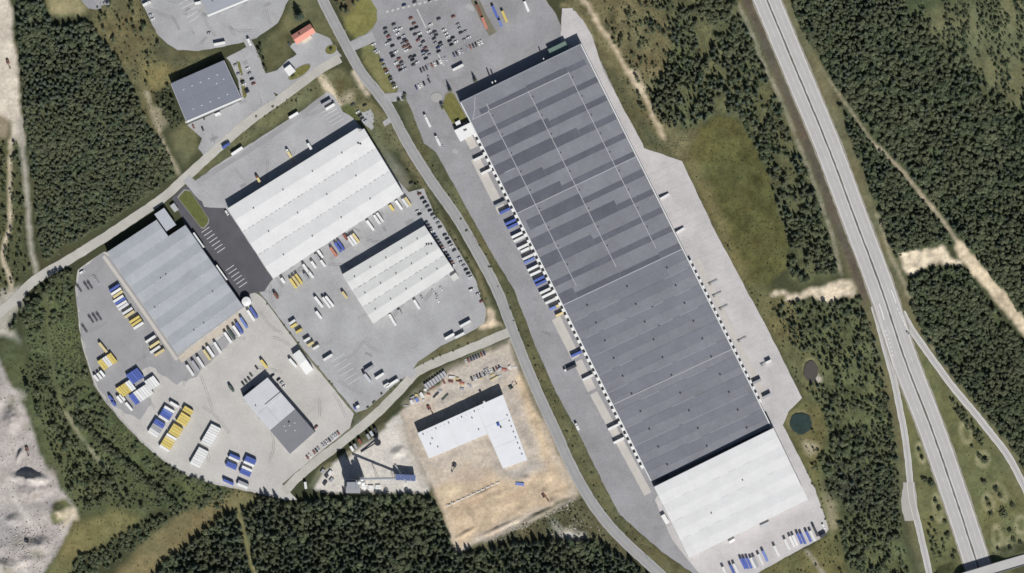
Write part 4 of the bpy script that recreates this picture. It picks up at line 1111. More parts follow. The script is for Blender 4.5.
for k in range(4):
    x = -9 + 5 * k
    MB().prism([(x + 1, -1.5, 1.5), (x + 3.8, -1.5, 1.5), (x + 3.8, 1.5, 1.5), (x + 1, 1.5, 1.5)], [(x, -3, 8.5), (x + 4.8, -3, 8.5), (x + 4.8, 3, 8.5), (x, 3, 8.5)]).build('hopper', mat('steel_blue', (96, 110, 150), .1, .4), hp)
    MB().box(x + .1, x + .4, -2.6, -2.3, -.3, 6).box(x + .1, x + .4, 2.3, 2.6, -.3, 6).build('leg', GALV, hp)
c2 = thing('inclined_belt', 'short white inclined belt over the aggregate bins', 'conveyor', P(402, 475, 0), dirv(.55, .83))
MB().bar((-12, 0, .8), (9, 0, 10), .7, 6).build('belt', WHITE, c2); MB().bar((4, -1, 0), (4, 0, 7.8), .15, 5).bar((4, 1, 0), (4, 0, 7.8), .15, 5).build('trestle', GALV, c2)
sh = small('plant_shed', 'grey shed at the foot of the batching tower', 'shed', [(346, 484), (360, 484), (360, 493), (346, 493)], 5.0, mat('shed_roof', (150, 152, 156), .08, .3))
PB = mat('pipe_grey', (188, 188, 186), .1, .5)
# small plant tower with dark hopper
t2 = thing('screening_hopper', 'dark round screening hopper on the pale plant yard', 'hopper', P(378, 442, 0))
MB().bar((0, 0, 3), (0, 0, 8), 1.2, 12, 3.4).build('hopper', DARK, t2)
for q in ((2, 2), (-2, 2), (2, -2), (-2, -2)):
    MB().bar((q[0], q[1], -.4), (q[0], q[1], 5.5), .18, 5).build('leg', GALV, t2)
MB().bar((-1, 0, 3), (-17, -10, 1), .7, 6).build('belt', DARK, t2)

# --- overpass
BR = thing('overpass', 'pale concrete road bridge crossing the motorway at the lower right corner', 'bridge', P(*BRIDGE[1], 0))
br_o = BR.location.copy()
bc = catmull(BRIDGE, 6)
def deck(off0, off1, z0, z1, name, m):
    Lq, Rq = offset(bc, off0), offset(bc, off1)
    mb = MB(br_o); n = len(bc)
    vs = [P(*p, z1) for p in Lq] + [P(*p, z1) for p in Rq] + [P(*p, z0) for p in Lq] + [P(*p, z0) for p in Rq]
    fs = []
    for i in range(n - 1):
        fs += [(i, n + i, n + i + 1, i + 1), (2 * n + i, 2 * n + i + 1, 3 * n + i + 1, 3 * n + i), (i, i + 1, 2 * n + i + 1, 2 * n + i), (n + i, 3 * n + i, 3 * n + i + 1, n + i + 1)]
    return mb.add(vs, fs).build(name, m, BR)
deck(-5.4, 5.4, 5.0, 6.2, 'deck', C_E); deck(-4.6, 4.6, 6.21, 6.27, 'carriageway', A_H)
deck(-5.4, -5.0, 6.2, 7.2, 'railing', GALV); deck(5.0, 5.4, 6.2, 7.2, 'railing', GALV)
for px, py in ((980, 573), (962, 578.5), (998, 567.6)):
    q = P(px, py, 0); MB(br_o).box(q[0] - .6, q[0] + .6, q[1] - 4, q[1] + 4, -.2, 5.2).build('pier', C_E, BR)

# --- ponds
WATER = mat('pond_water', (52, 66, 62), .4, .12, rough=.2, spec=.5, coord='World')
struct(MB().sheet(rough(ell(801, 423.3, 11, 10.6) , 2.5, .7), -.12).build('pond', WATER))
struct(MB().sheet(rough(ell(811, 371.5, 7.2, 11, 0), 2.5, .6), -.12).build('pond', mat('pond_mud', (80, 77, 72), .15, .2, rough=.4, coord='World')))

# ------------------------------------------------------------------ vehicles
PAINTS = {'white': (230, 230, 228), 'blue': (88, 106, 176), 'pale blue': (120, 140, 200), 'yellow': (216, 196, 116), 'cream': (218, 202, 152), 'grey': (166, 168, 172),
          'dark green': (84, 98, 92), 'red': (142, 88, 80), 'dark grey': (72, 74, 80), 'black': (34, 35, 40), 'silver': (190, 193, 198), 'brown': (128, 88, 74),
          'navy': (46, 58, 98), 'salmon': (196, 130, 112), 'orange': (206, 132, 62)}
def paint(c):
    return mat('paint_' + c.replace(' ', '_'), PAINTS[c], 0.10, 0.6, rough=0.4, rand=0.10, spec=0.4)
TYRE = mat('tyre', (38, 38, 40), .1, 1)
WHEEL = MB().bar((0, -.14, 0), (0, .14, 0), .5, 10).mesh('wheel', TYRE)
CWHEEL = MB().bar((0, -.1, 0), (0, .1, 0), .32, 10).mesh('wheel', TYRE)
CACHE = {}
def body_mesh(c, L):
    k = (c, round(L, 1))
    if k not in CACHE:
        mb = MB().prism([(-L / 2, -1.26, 1.1), (L / 2, -1.26, 1.1), (L / 2, 1.26, 1.1), (-L / 2, 1.26, 1.1)], [(-L / 2, -1.24, 3.92), (L / 2, -1.24, 3.92), (L / 2, 1.24, 3.92), (-L / 2, 1.24, 3.92)])
        n = max(2, int(L / 1.9))
        for i in range(n + 1):                      # roof bows
            x = -L / 2 + .12 + (L - .24) * i / n
            mb.box(x - .06, x + .06, -1.25, 1.25, 3.90, 3.99)
        CACHE[k] = mb.mesh('cargo_body', paint(c))
        ch = MB().box(-L / 2 + .1, L / 2 - .3, -.55, -.35, .75, 1.08).box(-L / 2 + .1, L / 2 - .3, .35, .55, .75, 1.08).box(-L / 2 + .05, -L / 2 + .2, -1.1, 1.1, .5, .9).box(L / 2 - 2.9, L / 2 - 2.6, -.9, -.7, .0, .8).box(L / 2 - 2.9, L / 2 - 2.6, .7, .9, .0, .8)
        CACHE[k, 'c'] = ch.mesh('chassis', DARK)
    return CACHE[k], CACHE[k, 'c']
def trailer(x, y, ax, c, L, label, group, z=.06, name='trailer', cat='trailer'):
    p = P(x, y, 3.0)
    t = thing(name, label, cat, (p[0], p[1], z), dirv(*ax) + random.uniform(-.02, .02), group)
    b, ch = body_mesh(c, L)
    link('cargo_body', b, t); link('chassis', ch, t)
    xs = (-L / 2 + 1.6, -L / 2 + 2.8) if L > 8.5 else (-L / 2 + 1.5,)
    for q in xs:
        for s in (-1, 1):
            link('wheel', WHEEL, t, (q, s * 1.02, .5))
    return t
CABC = {}
def cab_parts(c, t, x):
    """tractor cab ahead of a trailer"""
    if c not in CABC:
        CABC[c] = (MB().prism([(-.1, -1.2, .9), (2.2, -1.2, .9), (2.2, 1.2, .9), (-.1, 1.2, .9)], [(-.1, -1.15, 3.7), (1.9, -1.1, 3.5), (1.9, 1.1, 3.5), (-.1, 1.15, 3.7)]).mesh('cab', paint(c)),
                   MB().prism([(2.12, -1.0, 2.0), (2.2, -1.0, 2.0), (2.2, 1.0, 2.0), (2.12, 1.0, 2.0)], [(1.9, -.95, 3.2), (2.0, -.95, 3.2), (2.0, .95, 3.2), (1.9, .95, 3.2)]).mesh('windscreen', GLASS))
    a = link('cab', CABC[c][0], t, (x + .6, 0, 0)); link('windscreen', CABC[c][1], a)
    for s in (-1, 1):
        link('wheel', WHEEL, t, (x + 1.9, s * 1.02, .5))
    return a
def truck(x, y, ax, c, L, label, cabc='white', z=.06):
    t = trailer(x, y, ax, c, L, label, None, z, 'truck', 'truck')
    cab_parts(cabc, t, L / 2)
    return t
def flatbed(x, y, ax, L, label, group, c='dark grey', z=.06):
    p = P(x, y, 1.0)
    t = thing('flatbed_trailer', label, 'trailer', (p[0], p[1], z), dirv(*ax), group)
    k = ('flat', L, c)
    if k not in CACHE:
        mb = MB()
        for s in (-.5, .5):
            mb.box(-L / 2, L / 2, s - .12, s + .12, .95, 1.3)
        for i in range(6):
            xx = -L / 2 + .4 + (L - .8) * i / 5
            mb.box(xx - .2, xx + .2, -1.2, 1.2, 1.05, 1.28)
        CACHE[k] = mb.mesh('frame', paint(c))
    link('frame', CACHE[k], t)
    for q in (-L / 2 + 1.2, -L / 2 + 2.4):
        for s in (-1, 1):
            link('wheel', WHEEL, t, (q, s * 1.02, .5))
    return t
CARS = {}
def car(x, y, ax, c, label, group, z=.07, van=False):
    p = P(x, y, 1.2)
    k = (c, van)
    if k not in CARS:
        L = 5.2 if van else 4.5; H = 2.1 if van else 1.48; w = .96 if van else .9
        prof = ([(-L / 2, .3), (L / 2, .3), (L / 2, .95), (L / 2 - .9, 1.15), (-L / 2, 1.15)] if van else [(-L / 2, .3), (L / 2, .3), (L / 2 + .02, .7), (L / 2 - 1.1, .92), (-L / 2 + .5, .95), (-L / 2, .88)])
        mb = MB()
        n = len(prof)
        mb.add([(a, -w, b) for a, b in prof] + [(a, w, b) for a, b in prof], [tuple(range(n)), tuple(range(2 * n - 1, n - 1, -1))] + [(i, n + i, n + (i + 1) % n, (i + 1) % n) for i in range(n)])
        x0, x1 = (-L / 2 + .1, L / 2 - 1.6) if van else (-L / 2 + .95, L / 2 - 2.0)
        mb.box(x0, x1, -w + .16, w - .16, H - .06, H)
        gl = MB().prism([(x0 - (.1 if van else .55), -w + .04, .93 if not van else 1.14), (x1 + .75, -w + .04, .93 if not van else 1.14), (x1 + .75, w - .04, .93 if not van else 1.14), (x0 - (.1 if van else .55), w - .04, .93 if not van else 1.14)],
                        [(x0, -w + .15, H - .05), (x1, -w + .15, H - .05), (x1, w - .15, H - .05), (x0, w - .15, H - .05)])
        CARS[k] = (mb.mesh('body', paint(c)), gl.mesh('window_glass', GLASS), L)
    b, g, L = CARS[k]
    t = thing('van' if van else 'car', label, 'van' if van else 'car', (p[0], p[1], z), dirv(*ax) + random.uniform(-.04, .04) + (math.pi if random.random() < .4 else 0), group)
    link('body', b, t); link('window_glass', g, t)
    for q in (-L / 2 + .8, L / 2 - .85):
        for s in (-1, 1):
            link('wheel', CWHEEL, t, (q, s * .8, .32))
    return t
CC = ['white', 'dark grey', 'black', 'grey', 'silver', 'red', 'navy', 'white', 'dark grey', 'black', 'brown', 'silver', 'dark grey', 'black', 'white', 'grey']

def cars(pts, ax, place, order, group, cols=None, z=.07):
    for i, p in enumerate(pts):
        c = p[2] if len(p) > 2 else random.choice(cols or CC)
        car(p[0], p[1], ax, c, '%s car, %s from the %s %s' % (c, nth(i + 1), order, place), group, z)
def tr(pts, ax, L, place, order, group, z=.06):
    for i, p in enumerate(pts):
        trailer(p[0], p[1], ax, p[2], p[3] if len(p) > 3 else L, '%s trailer, %s from the %s %s' % (p[2], nth(i + 1), order, place), group, z)
def block(cx, cy, ax, st, cols, L, place, order, group, gap=2.72):
    a = Vector(st).normalized()
    n = len(cols)
    tr([(cx + a.x * gap * (i - (n - 1) / 2), cy + a.y * gap * (i - (n - 1) / 2), c) for i, c in enumerate(cols)], ax, L, place, order, group)
Wt, Bl, Ye, Cr, Gy, Pb = 'white', 'blue', 'yellow', 'cream', 'grey', 'pale blue'

# staff car park by the long warehouse
def e8(l, ox, oy):
    return [(ox + a / 8, oy + b / 8) for a, b in l]
CP = 'cars in the staff car park'
D_ = (.88, -.45)
def lot(l, k, ox=384, oy=0):
    pts = sorted(e8(l, ox, oy), key=lambda p: p[1])
    cars(pts, D_, "in the car park's %s double row" % k, 'top', CP)
cars(sorted(e8([(268, 35), (285, 85), (300, 98), (333, 165), (350, 205), (365, 238), (378, 262), (400, 300), (412, 325), (428, 350), (440, 378)], 340, 40), key=lambda p: p[1]), D_, 'in the single row beside the grass strip', 'top', CP)
lot([(10, 228), (14, 262), (35, 292), (45, 323), (25, 350), (68, 367), (60, 428), (95, 415), (72, 450), (120, 470), (98, 503), (138, 500), (118, 533), (150, 528), (168, 552), (132, 560)], 'first')
lot([(78, 195), (92, 238), (130, 230), (112, 268), (158, 288), (122, 308), (165, 318), (150, 350), (180, 335), (192, 362), (207, 384), (160, 375), (182, 402), (242, 450), (210, 458), (228, 480), (265, 500), (235, 518)], 'second')
lot([(215, 145), (240, 188), (222, 235), (258, 220), (250, 275), (284, 268), (290, 295), (272, 322), (312, 335), (295, 375), (330, 385), (312, 410), (365, 440), (322, 445), (335, 468), (342, 412)], 'third')
lot([(372, 198), (360, 248), (376, 278), (405, 255), (418, 282), (400, 310), (450, 345), (410, 345), (462, 372), (432, 380), (437, 412)], 'fourth')
lot([(438, 150), (480, 240), (495, 270), (508, 293), (525, 328), (550, 303), (540, 358), (575, 335)], 'fifth')
lot([(555, 132), (590, 197), (602, 228), (615, 262), (652, 252), (678, 300), (645, 318)], 'sixth')
pts = [(421 + 2.75 * i, 70.5 - 1.3 * i) for i in range(23) if i not in (10, 11, 16)]
cars(pts, (.42, .9), 'along the car park\'s lower edge', 'left', CP)
cars([(404, 5), (414.5, 2), (430, 0)], D_, 'of three parked alone at the car park\'s top', 'left', CP)
cars(e8([(610, 380), (632, 370), (652, 360), (672, 348), (710, 300), (712, 325)], 340, 40), (.42, .9), 'in the short row beside the warehouse gate', 'left', CP)
tr([(479, 10, 'brown', 12), (484.5, 23, 'salmon', 12)], (.38, .92), 12, 'on the dark strip beyond the car park', 'top', 'trailers beyond the car park')
tr([(495, 12, Bl, 13), (500.5, 23.5, Pb, 7), (504.5, 16.5, Ye, 12)], (.4, .92), 12, 'of the coloured ones right of the dark strip', 'left', 'trailers beyond the car park')
struct(ribbon('verge_strip', [(472, -6), (482, 14), (493, 34)], 8, .075, mat('verge_dark', (120, 116, 100), .25, .2, coord='World'), .3))
trailer(526.5, 6.5, (.38, .92), Wt, 11, 'white trailer standing alone on the yard left of the sandy corner', None)
trailer(458, 67.5, (.88, -.45), Wt, 12, 'white trailer below the car park beside its dark shadow', None)
# loading yard west of the long warehouse
truck(428, 122, (-.42, -.9), Wt, 11, 'white truck driving up the yard left of the entrance pavilion')
truck(438.5, 142, (-.42, -.9), Wt, 8, 'shorter white truck driving behind another up the yard')
car(443, 147, (.42, .9), 'silver', 'silver car beside the shorter white truck on the loading yard', None)
ud = (.9, -.43)
dk = [(479, 158, Wt), (486.5, 171.5, Wt), (500, 204, Gy), (505, 211, Bl), (510.5, 222, Bl), (512.5, 226, Bl), (517, 235, Wt), (519, 239, Wt), (523, 246.5, Wt), (525, 250, Wt, 9), (528, 257, Wt), (529.5, 260.5, Pb), (533, 268, Wt),
      (535.5, 273, Wt), (539, 279, Bl), (541, 283, Bl), (545, 291, Wt), (547.5, 295, Wt), (550.5, 301, Wt), (553, 308, Pb, 7), (558.5, 305.5, Cr, 6), (559.5, 314.5, Cr, 8), (576.5, 354, Bl), (588, 377.5, Wt), (613.5, 427, Wt), (619, 440.5, Wt)]
tr(dk, ud, 11.8, "docked along the long warehouse's left wall", 'top', "trailers docked at the long warehouse", .14)
truck(571.5, 367.5, (-.9, .43), 'dark grey', 11, 'dark truck with a white cab leaving the dock of the long warehouse')
truck(577.8, 428, (-.4, -.92), Wt, 5, 'small white truck at the edge of the grass strip')
for i, (x, y) in enumerate([(706, 273), (713, 282.5), (717, 294.5), (723.5, 307.5), (742, 339.5), (765, 363)][1:]):
    flatbed(x, y, (.9, -.43), 10, 'grey skeletal trailer, %s from the top on the pale apron' % nth(i + 1), 'skeletal trailers on the apron', 'grey', .14)
for i, (x, y) in enumerate([(757, 381.5), (767, 396)]):
    trailer(x, y, (.9, -.43), Gy, 9, 'grey trailer, %s of two at the lower docks on the pale apron' % ['upper', 'lower'][i], None, .14)
trailer(768.5, 361.8, (.9, -.43), Wt, 6, 'short white trailer on the middle of the pale apron', None, .1)
# south yard
sd = (.42, .9)
tr([(725, 572, Wt), (732.5, 570, Bl), (736, 569, Wt), (743, 563.5, Bl), (746, 563.5, Bl), (749.2, 563, Bl), (753, 563, Wt), (755.8, 562, Gy), (760.6, 559.5, Wt), (765, 556, Pb), (776.5, 551, Wt), (787, 544.5, Wt), (792, 541.5, Wt), (795, 540.5, Wt), (799.5, 538.5, Bl), (803, 538.5, Bl), (808.5, 536.5, Bl), (812.5, 536, Wt), (815.5, 531, 'dark grey')],
   sd, 11.5, 'in the row below the white end hall', 'left', 'trailers below the white end hall', .1)
car(823.5, 526.5, (.42, .9), Wt, 'white van right of the trailer row, by the yard corner', None, .1, True)
trailer(732, 541, (.86, -.5), Wt, 6.5, 'short white trailer against the lower wall of the white end hall', None, .1)
trailer(765, 524.5, (.9, -.42), 'silver', 10, 'silver trailer parked along the lower wall of the white end hall', None, .1)
# trailer yard: along the grey metal hall
la = (.84, -.54)
tr([(114.5, 288, Bl), (116.2, 291.5, Wt), (118, 294.3, Cr), (118.5, 298.8, Wt), (120.5, 301, Bl), (121.8, 304, Wt), (123.5, 306.6, Wt), (127.5, 311, Wt), (129.5, 314.3, Cr), (134.5, 319.5, Ye), (136.5, 322.5, Ye), (138.6, 325.6, Wt), (150.6, 339.2, Wt), (154.6, 344.4, Cr), (155.2, 349.5, Wt), (159.6, 352.6, Cr)],
   la, 11.5, 'in the row along the grey hall\'s left wall', 'top', 'trailers along the grey metal hall', .1)
ba = (.56, .83)
tr([(253.8, 312.6, Bl), (251, 315.5, Wt), (243.8, 322.6, Pb), (239.4, 328, Bl), (236.6, 331, Wt), (231.4, 334.4, 'dark green'), (228, 337.6, Wt), (217.6, 347.6, Wt), (210.5, 351.6, Wt), (207, 355, Cr), (200.6, 362.2, Wt), (195.6, 366, Gy), (190.2, 370.2, Wt)],
   ba, 12.5, "in the row along the grey hall's lower wall", 'right', 'trailers along the grey metal hall', .1)
# trailer yard: parked blocks
ca = (.62, .78); cs = (.84, -.54)
YG = 'trailers parked in blocks in the trailer yard'
trailer(103, 347.5, ca, Cr, 12, 'single cream trailer above the yellow and white block', YG, .1)
block(107.4, 361.5, ca, cs, [Ye, Ye, Wt, Wt, Ye, Ye], 11, 'in the leftmost yellow and white block', 'left', YG)
tr([(96.2, 378, Wt), (99.4, 376, Wt), (102.4, 373.6, Wt)], ca, 7, 'of three short ones at the yard\'s left edge', 'left', YG)
block(135, 376, ca, cs, [Bl] * 5, 11.5, 'in the all blue block', 'left', YG)
block(152.2, 382.8, ca, cs, [Wt] * 4, 11, 'in the white block right of the blue one', 'left', YG)
block(126, 388.6, ca, cs, [Ye, Ye, Ye, Ye, Wt, Wt], 11, 'in the yellow block under the blue one', 'left', YG)
block(141.2, 394.4, ca, cs, [Bl, Bl, Wt, Wt, Wt, Wt, Wt, Wt], 12, 'in the mixed block below the blue one', 'left', YG)
trailer(129, 406.5, ca, Wt, 10, 'white trailer at the lower corner of the mixed block', YG, .1)
tr([(119.6, 399.4, Wt), (122.4, 397.4, Wt)], ca, 8, 'of the short pair left of the mixed block', 'left', YG)
tr([(111, 398.5, Bl), (113.4, 403, Bl)], ca, 7, 'of the two at the lower left fence', 'top', YG)
da = (.85, .52); ds = (-.52, .85)
trailer(174.5, 404.6, da, Wt, 10, 'white trailer above the yellow column', YG, .1)
block(166.5, 414, da, ds, [Wt, Pb, Bl, Bl, Wt], 11, 'in the blue-white block beside the yellow column', 'top', YG)
block(156.6, 428, da, ds, [Bl, Bl, Gy, Gy, Wt, Wt], 11, 'in the lower blue and grey block', 'top', YG)
block(188, 410.5, da, ds, [Ye, Ye], 10, 'of the yellow pair heading the yellow column', 'top', YG)
block(183.5, 419.4, da, ds, [Ye] * 4, 11, 'in the upper yellow block', 'top', YG)
block(175.8, 430.6, da, ds, [Ye] * 4, 11, 'in the middle yellow block', 'top', YG)
block(168, 442.5, da, ds, [Wt, Cr, Ye, Ye, Ye, Wt], 11, 'in the lowest yellow and white block', 'top', YG)
ea = (.89, .45); es = (-.5, .86)
block(211, 435.5, ea, es, [Wt] * 8, 11, 'in the upper all white stack', 'top', YG)
block(199.4, 457.5, ea, es, [Wt] * 7, 11, 'in the lower all white stack', 'top', YG)
fa = (.91, .41); fs_ = (-.4, .9)
block(234.4, 458, fa, fs_, [Bl, Wt], 11, 'of the pair right of the white stack', 'top', YG)
block(231.6, 465.5, fa, fs_, [Bl, Bl], 11, 'of the blue pair by the lower fence', 'top', YG)
block(250, 461.4, fa, fs_, [Bl, Bl, Wt], 11, 'of three near the workshop\'s lower yard', 'top', YG)
block(246, 471.2, fa, fs_, [Wt, Bl, Bl], 11, 'of three at the lower right fence', 'top', YG)
block(228.4, 482, fa, fs_, [Bl], 11, 'left at the lowest fence corner', 'top', YG)
block(243, 484.6, fa, fs_, [Gy, Wt], 11, 'of the pair at the lowest fence corner', 'top', YG)
for i, (x, y) in enumerate([(86.5, 286), (90, 285), (79, 288), (91, 319), (95, 317.5), (99, 316.5), (84.5, 328.5)]):
    flatbed(x, y, (.55, .83), 9.5, 'dark empty skeletal trailer, %s from the top at the yard\'s left fence' % nth(i + 1), 'empty skeletal trailers', 'dark grey', .1)
flatbed(96.5, 280, (.55, .83), 10, 'pale empty skeletal trailer left of the docked row', None, 'silver', .1)
car(82, 272, (.8, -.5), Wt, 'white van at the upper left corner of the trailer yard', None, .1, True)
trailer(823, 535.4, (.88, -.47), 'dark grey', 7, 'dark grey container at the lower right corner of the south yard', None, .1, 'container', 'container')
# around the workshop
trailer(264, 364, (.62, .78), Ye, 10, 'yellow trailer above the two-tone workshop', None)
trailer(293, 363, (.66, .75), Wt, 11, 'white trailer close beside the storage tent', None)
truck(230.5, 387.5, (.6, .8), 'dark green', 5, 'dark green truck left of the two-tone workshop', 'dark green')
WG = 'cars by the workshop'
cars([(243, 383.5), (245.8, 381), (248.8, 378.5), (251, 374.8), (256.5, 367.6)], (.6, .8), 'in the row above the workshop', 'left', WG, ['dark grey', 'black', 'dark green'])
cars([(272.5, 375.5, 'black'), (278.5, 379.5, 'black'), (281.5, 383, 'silver'), (284, 386.5, 'white'), (316, 427, 'brown')], (.78, -.6), "along the workshop's right wall", 'top', WG)
cars([(307.5 + 2.2 * i, 457.4 - 1.75 * i) for i in range(15) if i not in (2, 6)], (.55, .83), "in the row below the workshop's dark roof", 'left', 'cars below the workshop', ['dark grey', 'silver', 'grey', 'grey', 'white', 'red', 'silver'])
trailer(305.6, 485.4, (.15, .99), Wt, 7, 'white van body at the mouth of the plant road', None, .15)
# depot yard
dd = (.6, .8); dn = (.85, -.53)
tr([(318.8, 302, Wt), (326.4, 302.6, Wt), (329.6, 301.4, Wt), (318.8, 315, Wt, 9), (344.6, 295, Cr, 8)], dd, 13, 'in the middle of the depot yard', 'left', 'trailers on the depot yard', .08)
tr([(292.4, 322, Wt), (293.8, 325.6, Ye), (299, 331, Ye), (307, 339.6, Wt), (310.6, 344, Cr), (316, 347.4, Wt), (328, 357.4, Wt, 10.5)], dn, 7, 'along the verge by the storage tent', 'top', 'swap bodies by the verge', .08)
tr([(369, 368.6, Gy, 10), (379.8, 376, Wt), (392, 383.4, Wt, 14.5), (386.5, 385, Wt, 6)], dn, 10, 'of those near the depot yard gate', 'left', 'trailers on the depot yard', .08)
truck(367.6, 378, (-.62, -.78), 'silver', 10, 'silver truck beside a grey trailer at the bottom of the depot yard', 'dark grey', .08)
truck(358, 406.6, (-.85, .53), Wt, 3.5, 'small white truck with blue cab in the lowest corner of the depot yard', 'blue', .08)
tr([(449.6, 336.4, Wt), (459.8, 335.4, Wt), (465.4, 323.8, Wt, 12)], (.88, -.48), 10.5, 'of three near the sandy corner of the depot yard', 'left', 'trailers on the depot yard', .08)
tr([(392.6, 320, Wt, 13), (400, 312.6, Gy, 6), (416.8, 304.6, Wt, 10.5)], (.52, .85), 12, 'docked below the small white hall', 'left', 'trailers at the small white hall', .08)
cars([(421.8, 297.4, 'grey'), (433, 291.4, 'silver'), (436.6, 295.6, 'grey'), (437.8, 300.4, 'white'), (441, 288.6, 'silver')], (.5, .86), 'near the lower wall of the small white hall', 'left', 'cars at the small white hall')
car(471.6, 289.8, (.88, -.4), Wt, 'white van at the right edge of the depot yard', None, .08, True)
cars([(478, 294, 'silver'), (481.4, 301.4, 'red')], (.9, -.4), 'of two at the yard edge above the sandy corner', 'top', 'cars at the small white hall')
da2 = (.58, .81)
tr([(283, 280.6, Wt, 6), (293.2, 283.4, Ye), (296, 281, Cr), (298.8, 279, Ye), (305.8, 268.4, Wt, 10), (311, 274.6, Wt, 8), (306.4, 276.8, Gy, 8), (313.6, 264.6, Wt, 8), (323, 263.4, Wt, 8), (320.4, 254, Wt, 9), (317.4, 257, Gy, 7), (333.6, 252, 'salmon', 11), (338, 247.4, Bl, 11), (341, 245.6, Bl, 11), (345.4, 237, 'red', 7),
    (350.8, 241.4, Wt, 11), (353.4, 239.8, Wt, 11), (356, 238.2, Cr, 11), (370.4, 225.6, Wt, 12), (377, 219.6, Wt, 11), (380, 217.4, Wt, 11), (391.6, 207.8, Ye, 7), (399, 205.2, Wt, 11), (405.4, 203, Wt, 10), (408, 201.6, Cr, 10)],
   da2, 11.5, "docked along the white depot's lower wall", 'left', 'trailers docked at the white depot', .08)
tr([(293.6, 115.4, Wt), (326.4, 102.8, Gy), (330.2, 106.8, Wt)], (.86, -.5), 10.5, 'on the yard above the white depot', 'left', 'trailers above the white depot', .08)
truck(289.6, 154.6, (-.5, -.86), Cr, 7, 'cream and white truck parked above the depot, in its shadow edge', 'white', .08)
truck(258.6, 180, (-.5, -.86), Cr, 5, 'cream truck near the upper left corner of the white depot', 'brown', .08)
trailer(309.6, 146.4, (.5, .86), Wt, 7, 'thin white trailer reaching into the shadow of the white depot', None, .08)
car(226.8, 212.8, (.5, .86), Wt, 'white van at the left corner of the white depot', None, .12, True)
trailer(276, 295.6, (.6, .8), 'brown', 7, 'brown skip wagon below the left corner of the white depot', None, .08)
truck(225, 146.4, (.83, -.55), Bl, 6, 'blue truck driving on the forest road past the works hall', 'blue', .17)
trailer(237, 151, (.83, -.55), Wt, 13, 'long white trailer beside the forest road, right of a blue truck', None, .15)
# cars at the small hall
EG = 'cars right of the small white hall'
cars([(426 + 1.95 * i, 222.4 + 3.05 * i) for i in range(15)], (.9, -.45), "in the line along the hall's right wall", 'top', EG, ['dark grey', 'black', 'navy', 'dark grey', 'white', 'brown'])
pts = []
for i in range(22):
    t = i / 21
    pts.append((419.6 + 18 * min(t * 3, 1) + 34 * max(0, t - .33) * 1.45, 194 + 29 * min(t * 3, 1) + 56 * max(0, t - .33) * 1.45))
cars([p for i, p in enumerate(pts) if i not in (9, 15)], (.9, -.42), 'in the line beside the brown verge', 'top', EG)
cars([(417.6, 211.4), (419.6, 214.2), (411, 182.6, 'black')], (.9, -.42), 'of the few at the depot\'s right corner', 'top', EG)
# works hall cars
cars([(235.6, 65), (238.6, 73.8), (242.4, 81.4, 'black'), (243.8, 84.4, 'white'), (246.2, 89.4, 'black'), (247.4, 92, 'dark grey')], (.9, -.42), 'in the line beside the works hall', 'top', 'cars at the works hall')
cars([(247.6, 68.4), (249.2, 73.6), (251.8, 79), (253.6, 83.6, 'red')], (.9, -.42), 'in the line right of the works hall lane', 'top', 'cars at the works hall')
cars([(203.6, 117.6, 'dark grey'), (193.4, 126.6, 'brown'), (202.6, 128.8, 'black')], (.4, .9), 'on the yard under the works hall', 'top', 'cars at the works hall')
# north yard
truck(145.6, 4.2, (.88, -.46), Wt, 6, 'white truck at the left edge of the northern yard', 'white')
tr([(197.8, 3, Wt, 6), (219.6, 43.6, Wt, 11.5)], (.96, -.2), 7, 'on the northern yard by the grey roof', 'top', 'trailers on the northern yard')
cars([(150.8, 14.8, 'silver'), (152.6, 19.2, 'white')], (.9, -.4), 'of two at the left edge of the northern yard', 'top', 'cars on the northern yard')
truck(248.8, 41, (.45, .9), Wt, 4.5, 'white truck turning at the corner of the northern yard', 'white')
car(209, 33, (.9, -.3), 'grey', 'lone grey car in the middle of the northern yard', None)
# visitor parking
cars([(364.6, 105, 'black'), (358, 112, 'white'), (360, 115.4, 'black'), (362.2, 118.6, 'dark grey'), (365.4, 121, 'silver'), (352.6, 104.4, 'dark grey')], (.85, -.5), 'of those above the white depot\'s right corner', 'top', 'cars above the white depot', None, .16)
car(289, 44, (.4, .9), 'dark grey', 'dark grey car beside the red-roofed house', None, .1)
# construction site
SG = 'cars on the construction site'
def gz(x, y):
    return max(.0, ground_z(x, y)) + .02
def site_cars(pts, place):
    for i, (x, y) in enumerate(pts):
        c = random.choice(['white', 'silver', 'grey', 'dark grey', 'red', 'navy', 'white'])
        car(x, y, (.38, .92), c, '%s car, %s from the left %s' % (c, nth(i + 1), place), SG, gz(x, y))
site_cars([(466 + 2.6 * i, 361.4 - 1.15 * i) for i in range(8)], 'in the upper row on the construction site')
site_cars([(472 + 2.75 * i, 379 - 1.15 * i) for i in range(11)], 'in the lower row on the construction site')
HUTC = ['white', 'grey', 'white', 'silver', 'pale blue', 'white', 'grey', 'silver', 'white']
for i in range(8):
    x, y = 426.5 + 2.6 * i, 386.5 - 1.8 * i
    p = P(x, y, 2.5)
    o = thing('site_hut', '%s site hut, %s from the left in the slanting row on the construction site' % (HUTC[i], nth(i + 1)), 'site hut', (p[0], p[1], gz(x, y) - .1), dirv(.55, .83), 'site huts')
    MB().box(-3, 3, -1.2, 1.2, .15, 2.7).build('hut_body', paint(HUTC[i]), o); MB().box(-3.05, 3.05, -1.25, 1.25, 2.7, 2.85).build('hut_roof', mat('hut_roof', (178, 178, 182), .1, .4), o); MB().box(3.0, 3.06, -.5, .5, .2, 2.2).build('door', DARK, o)
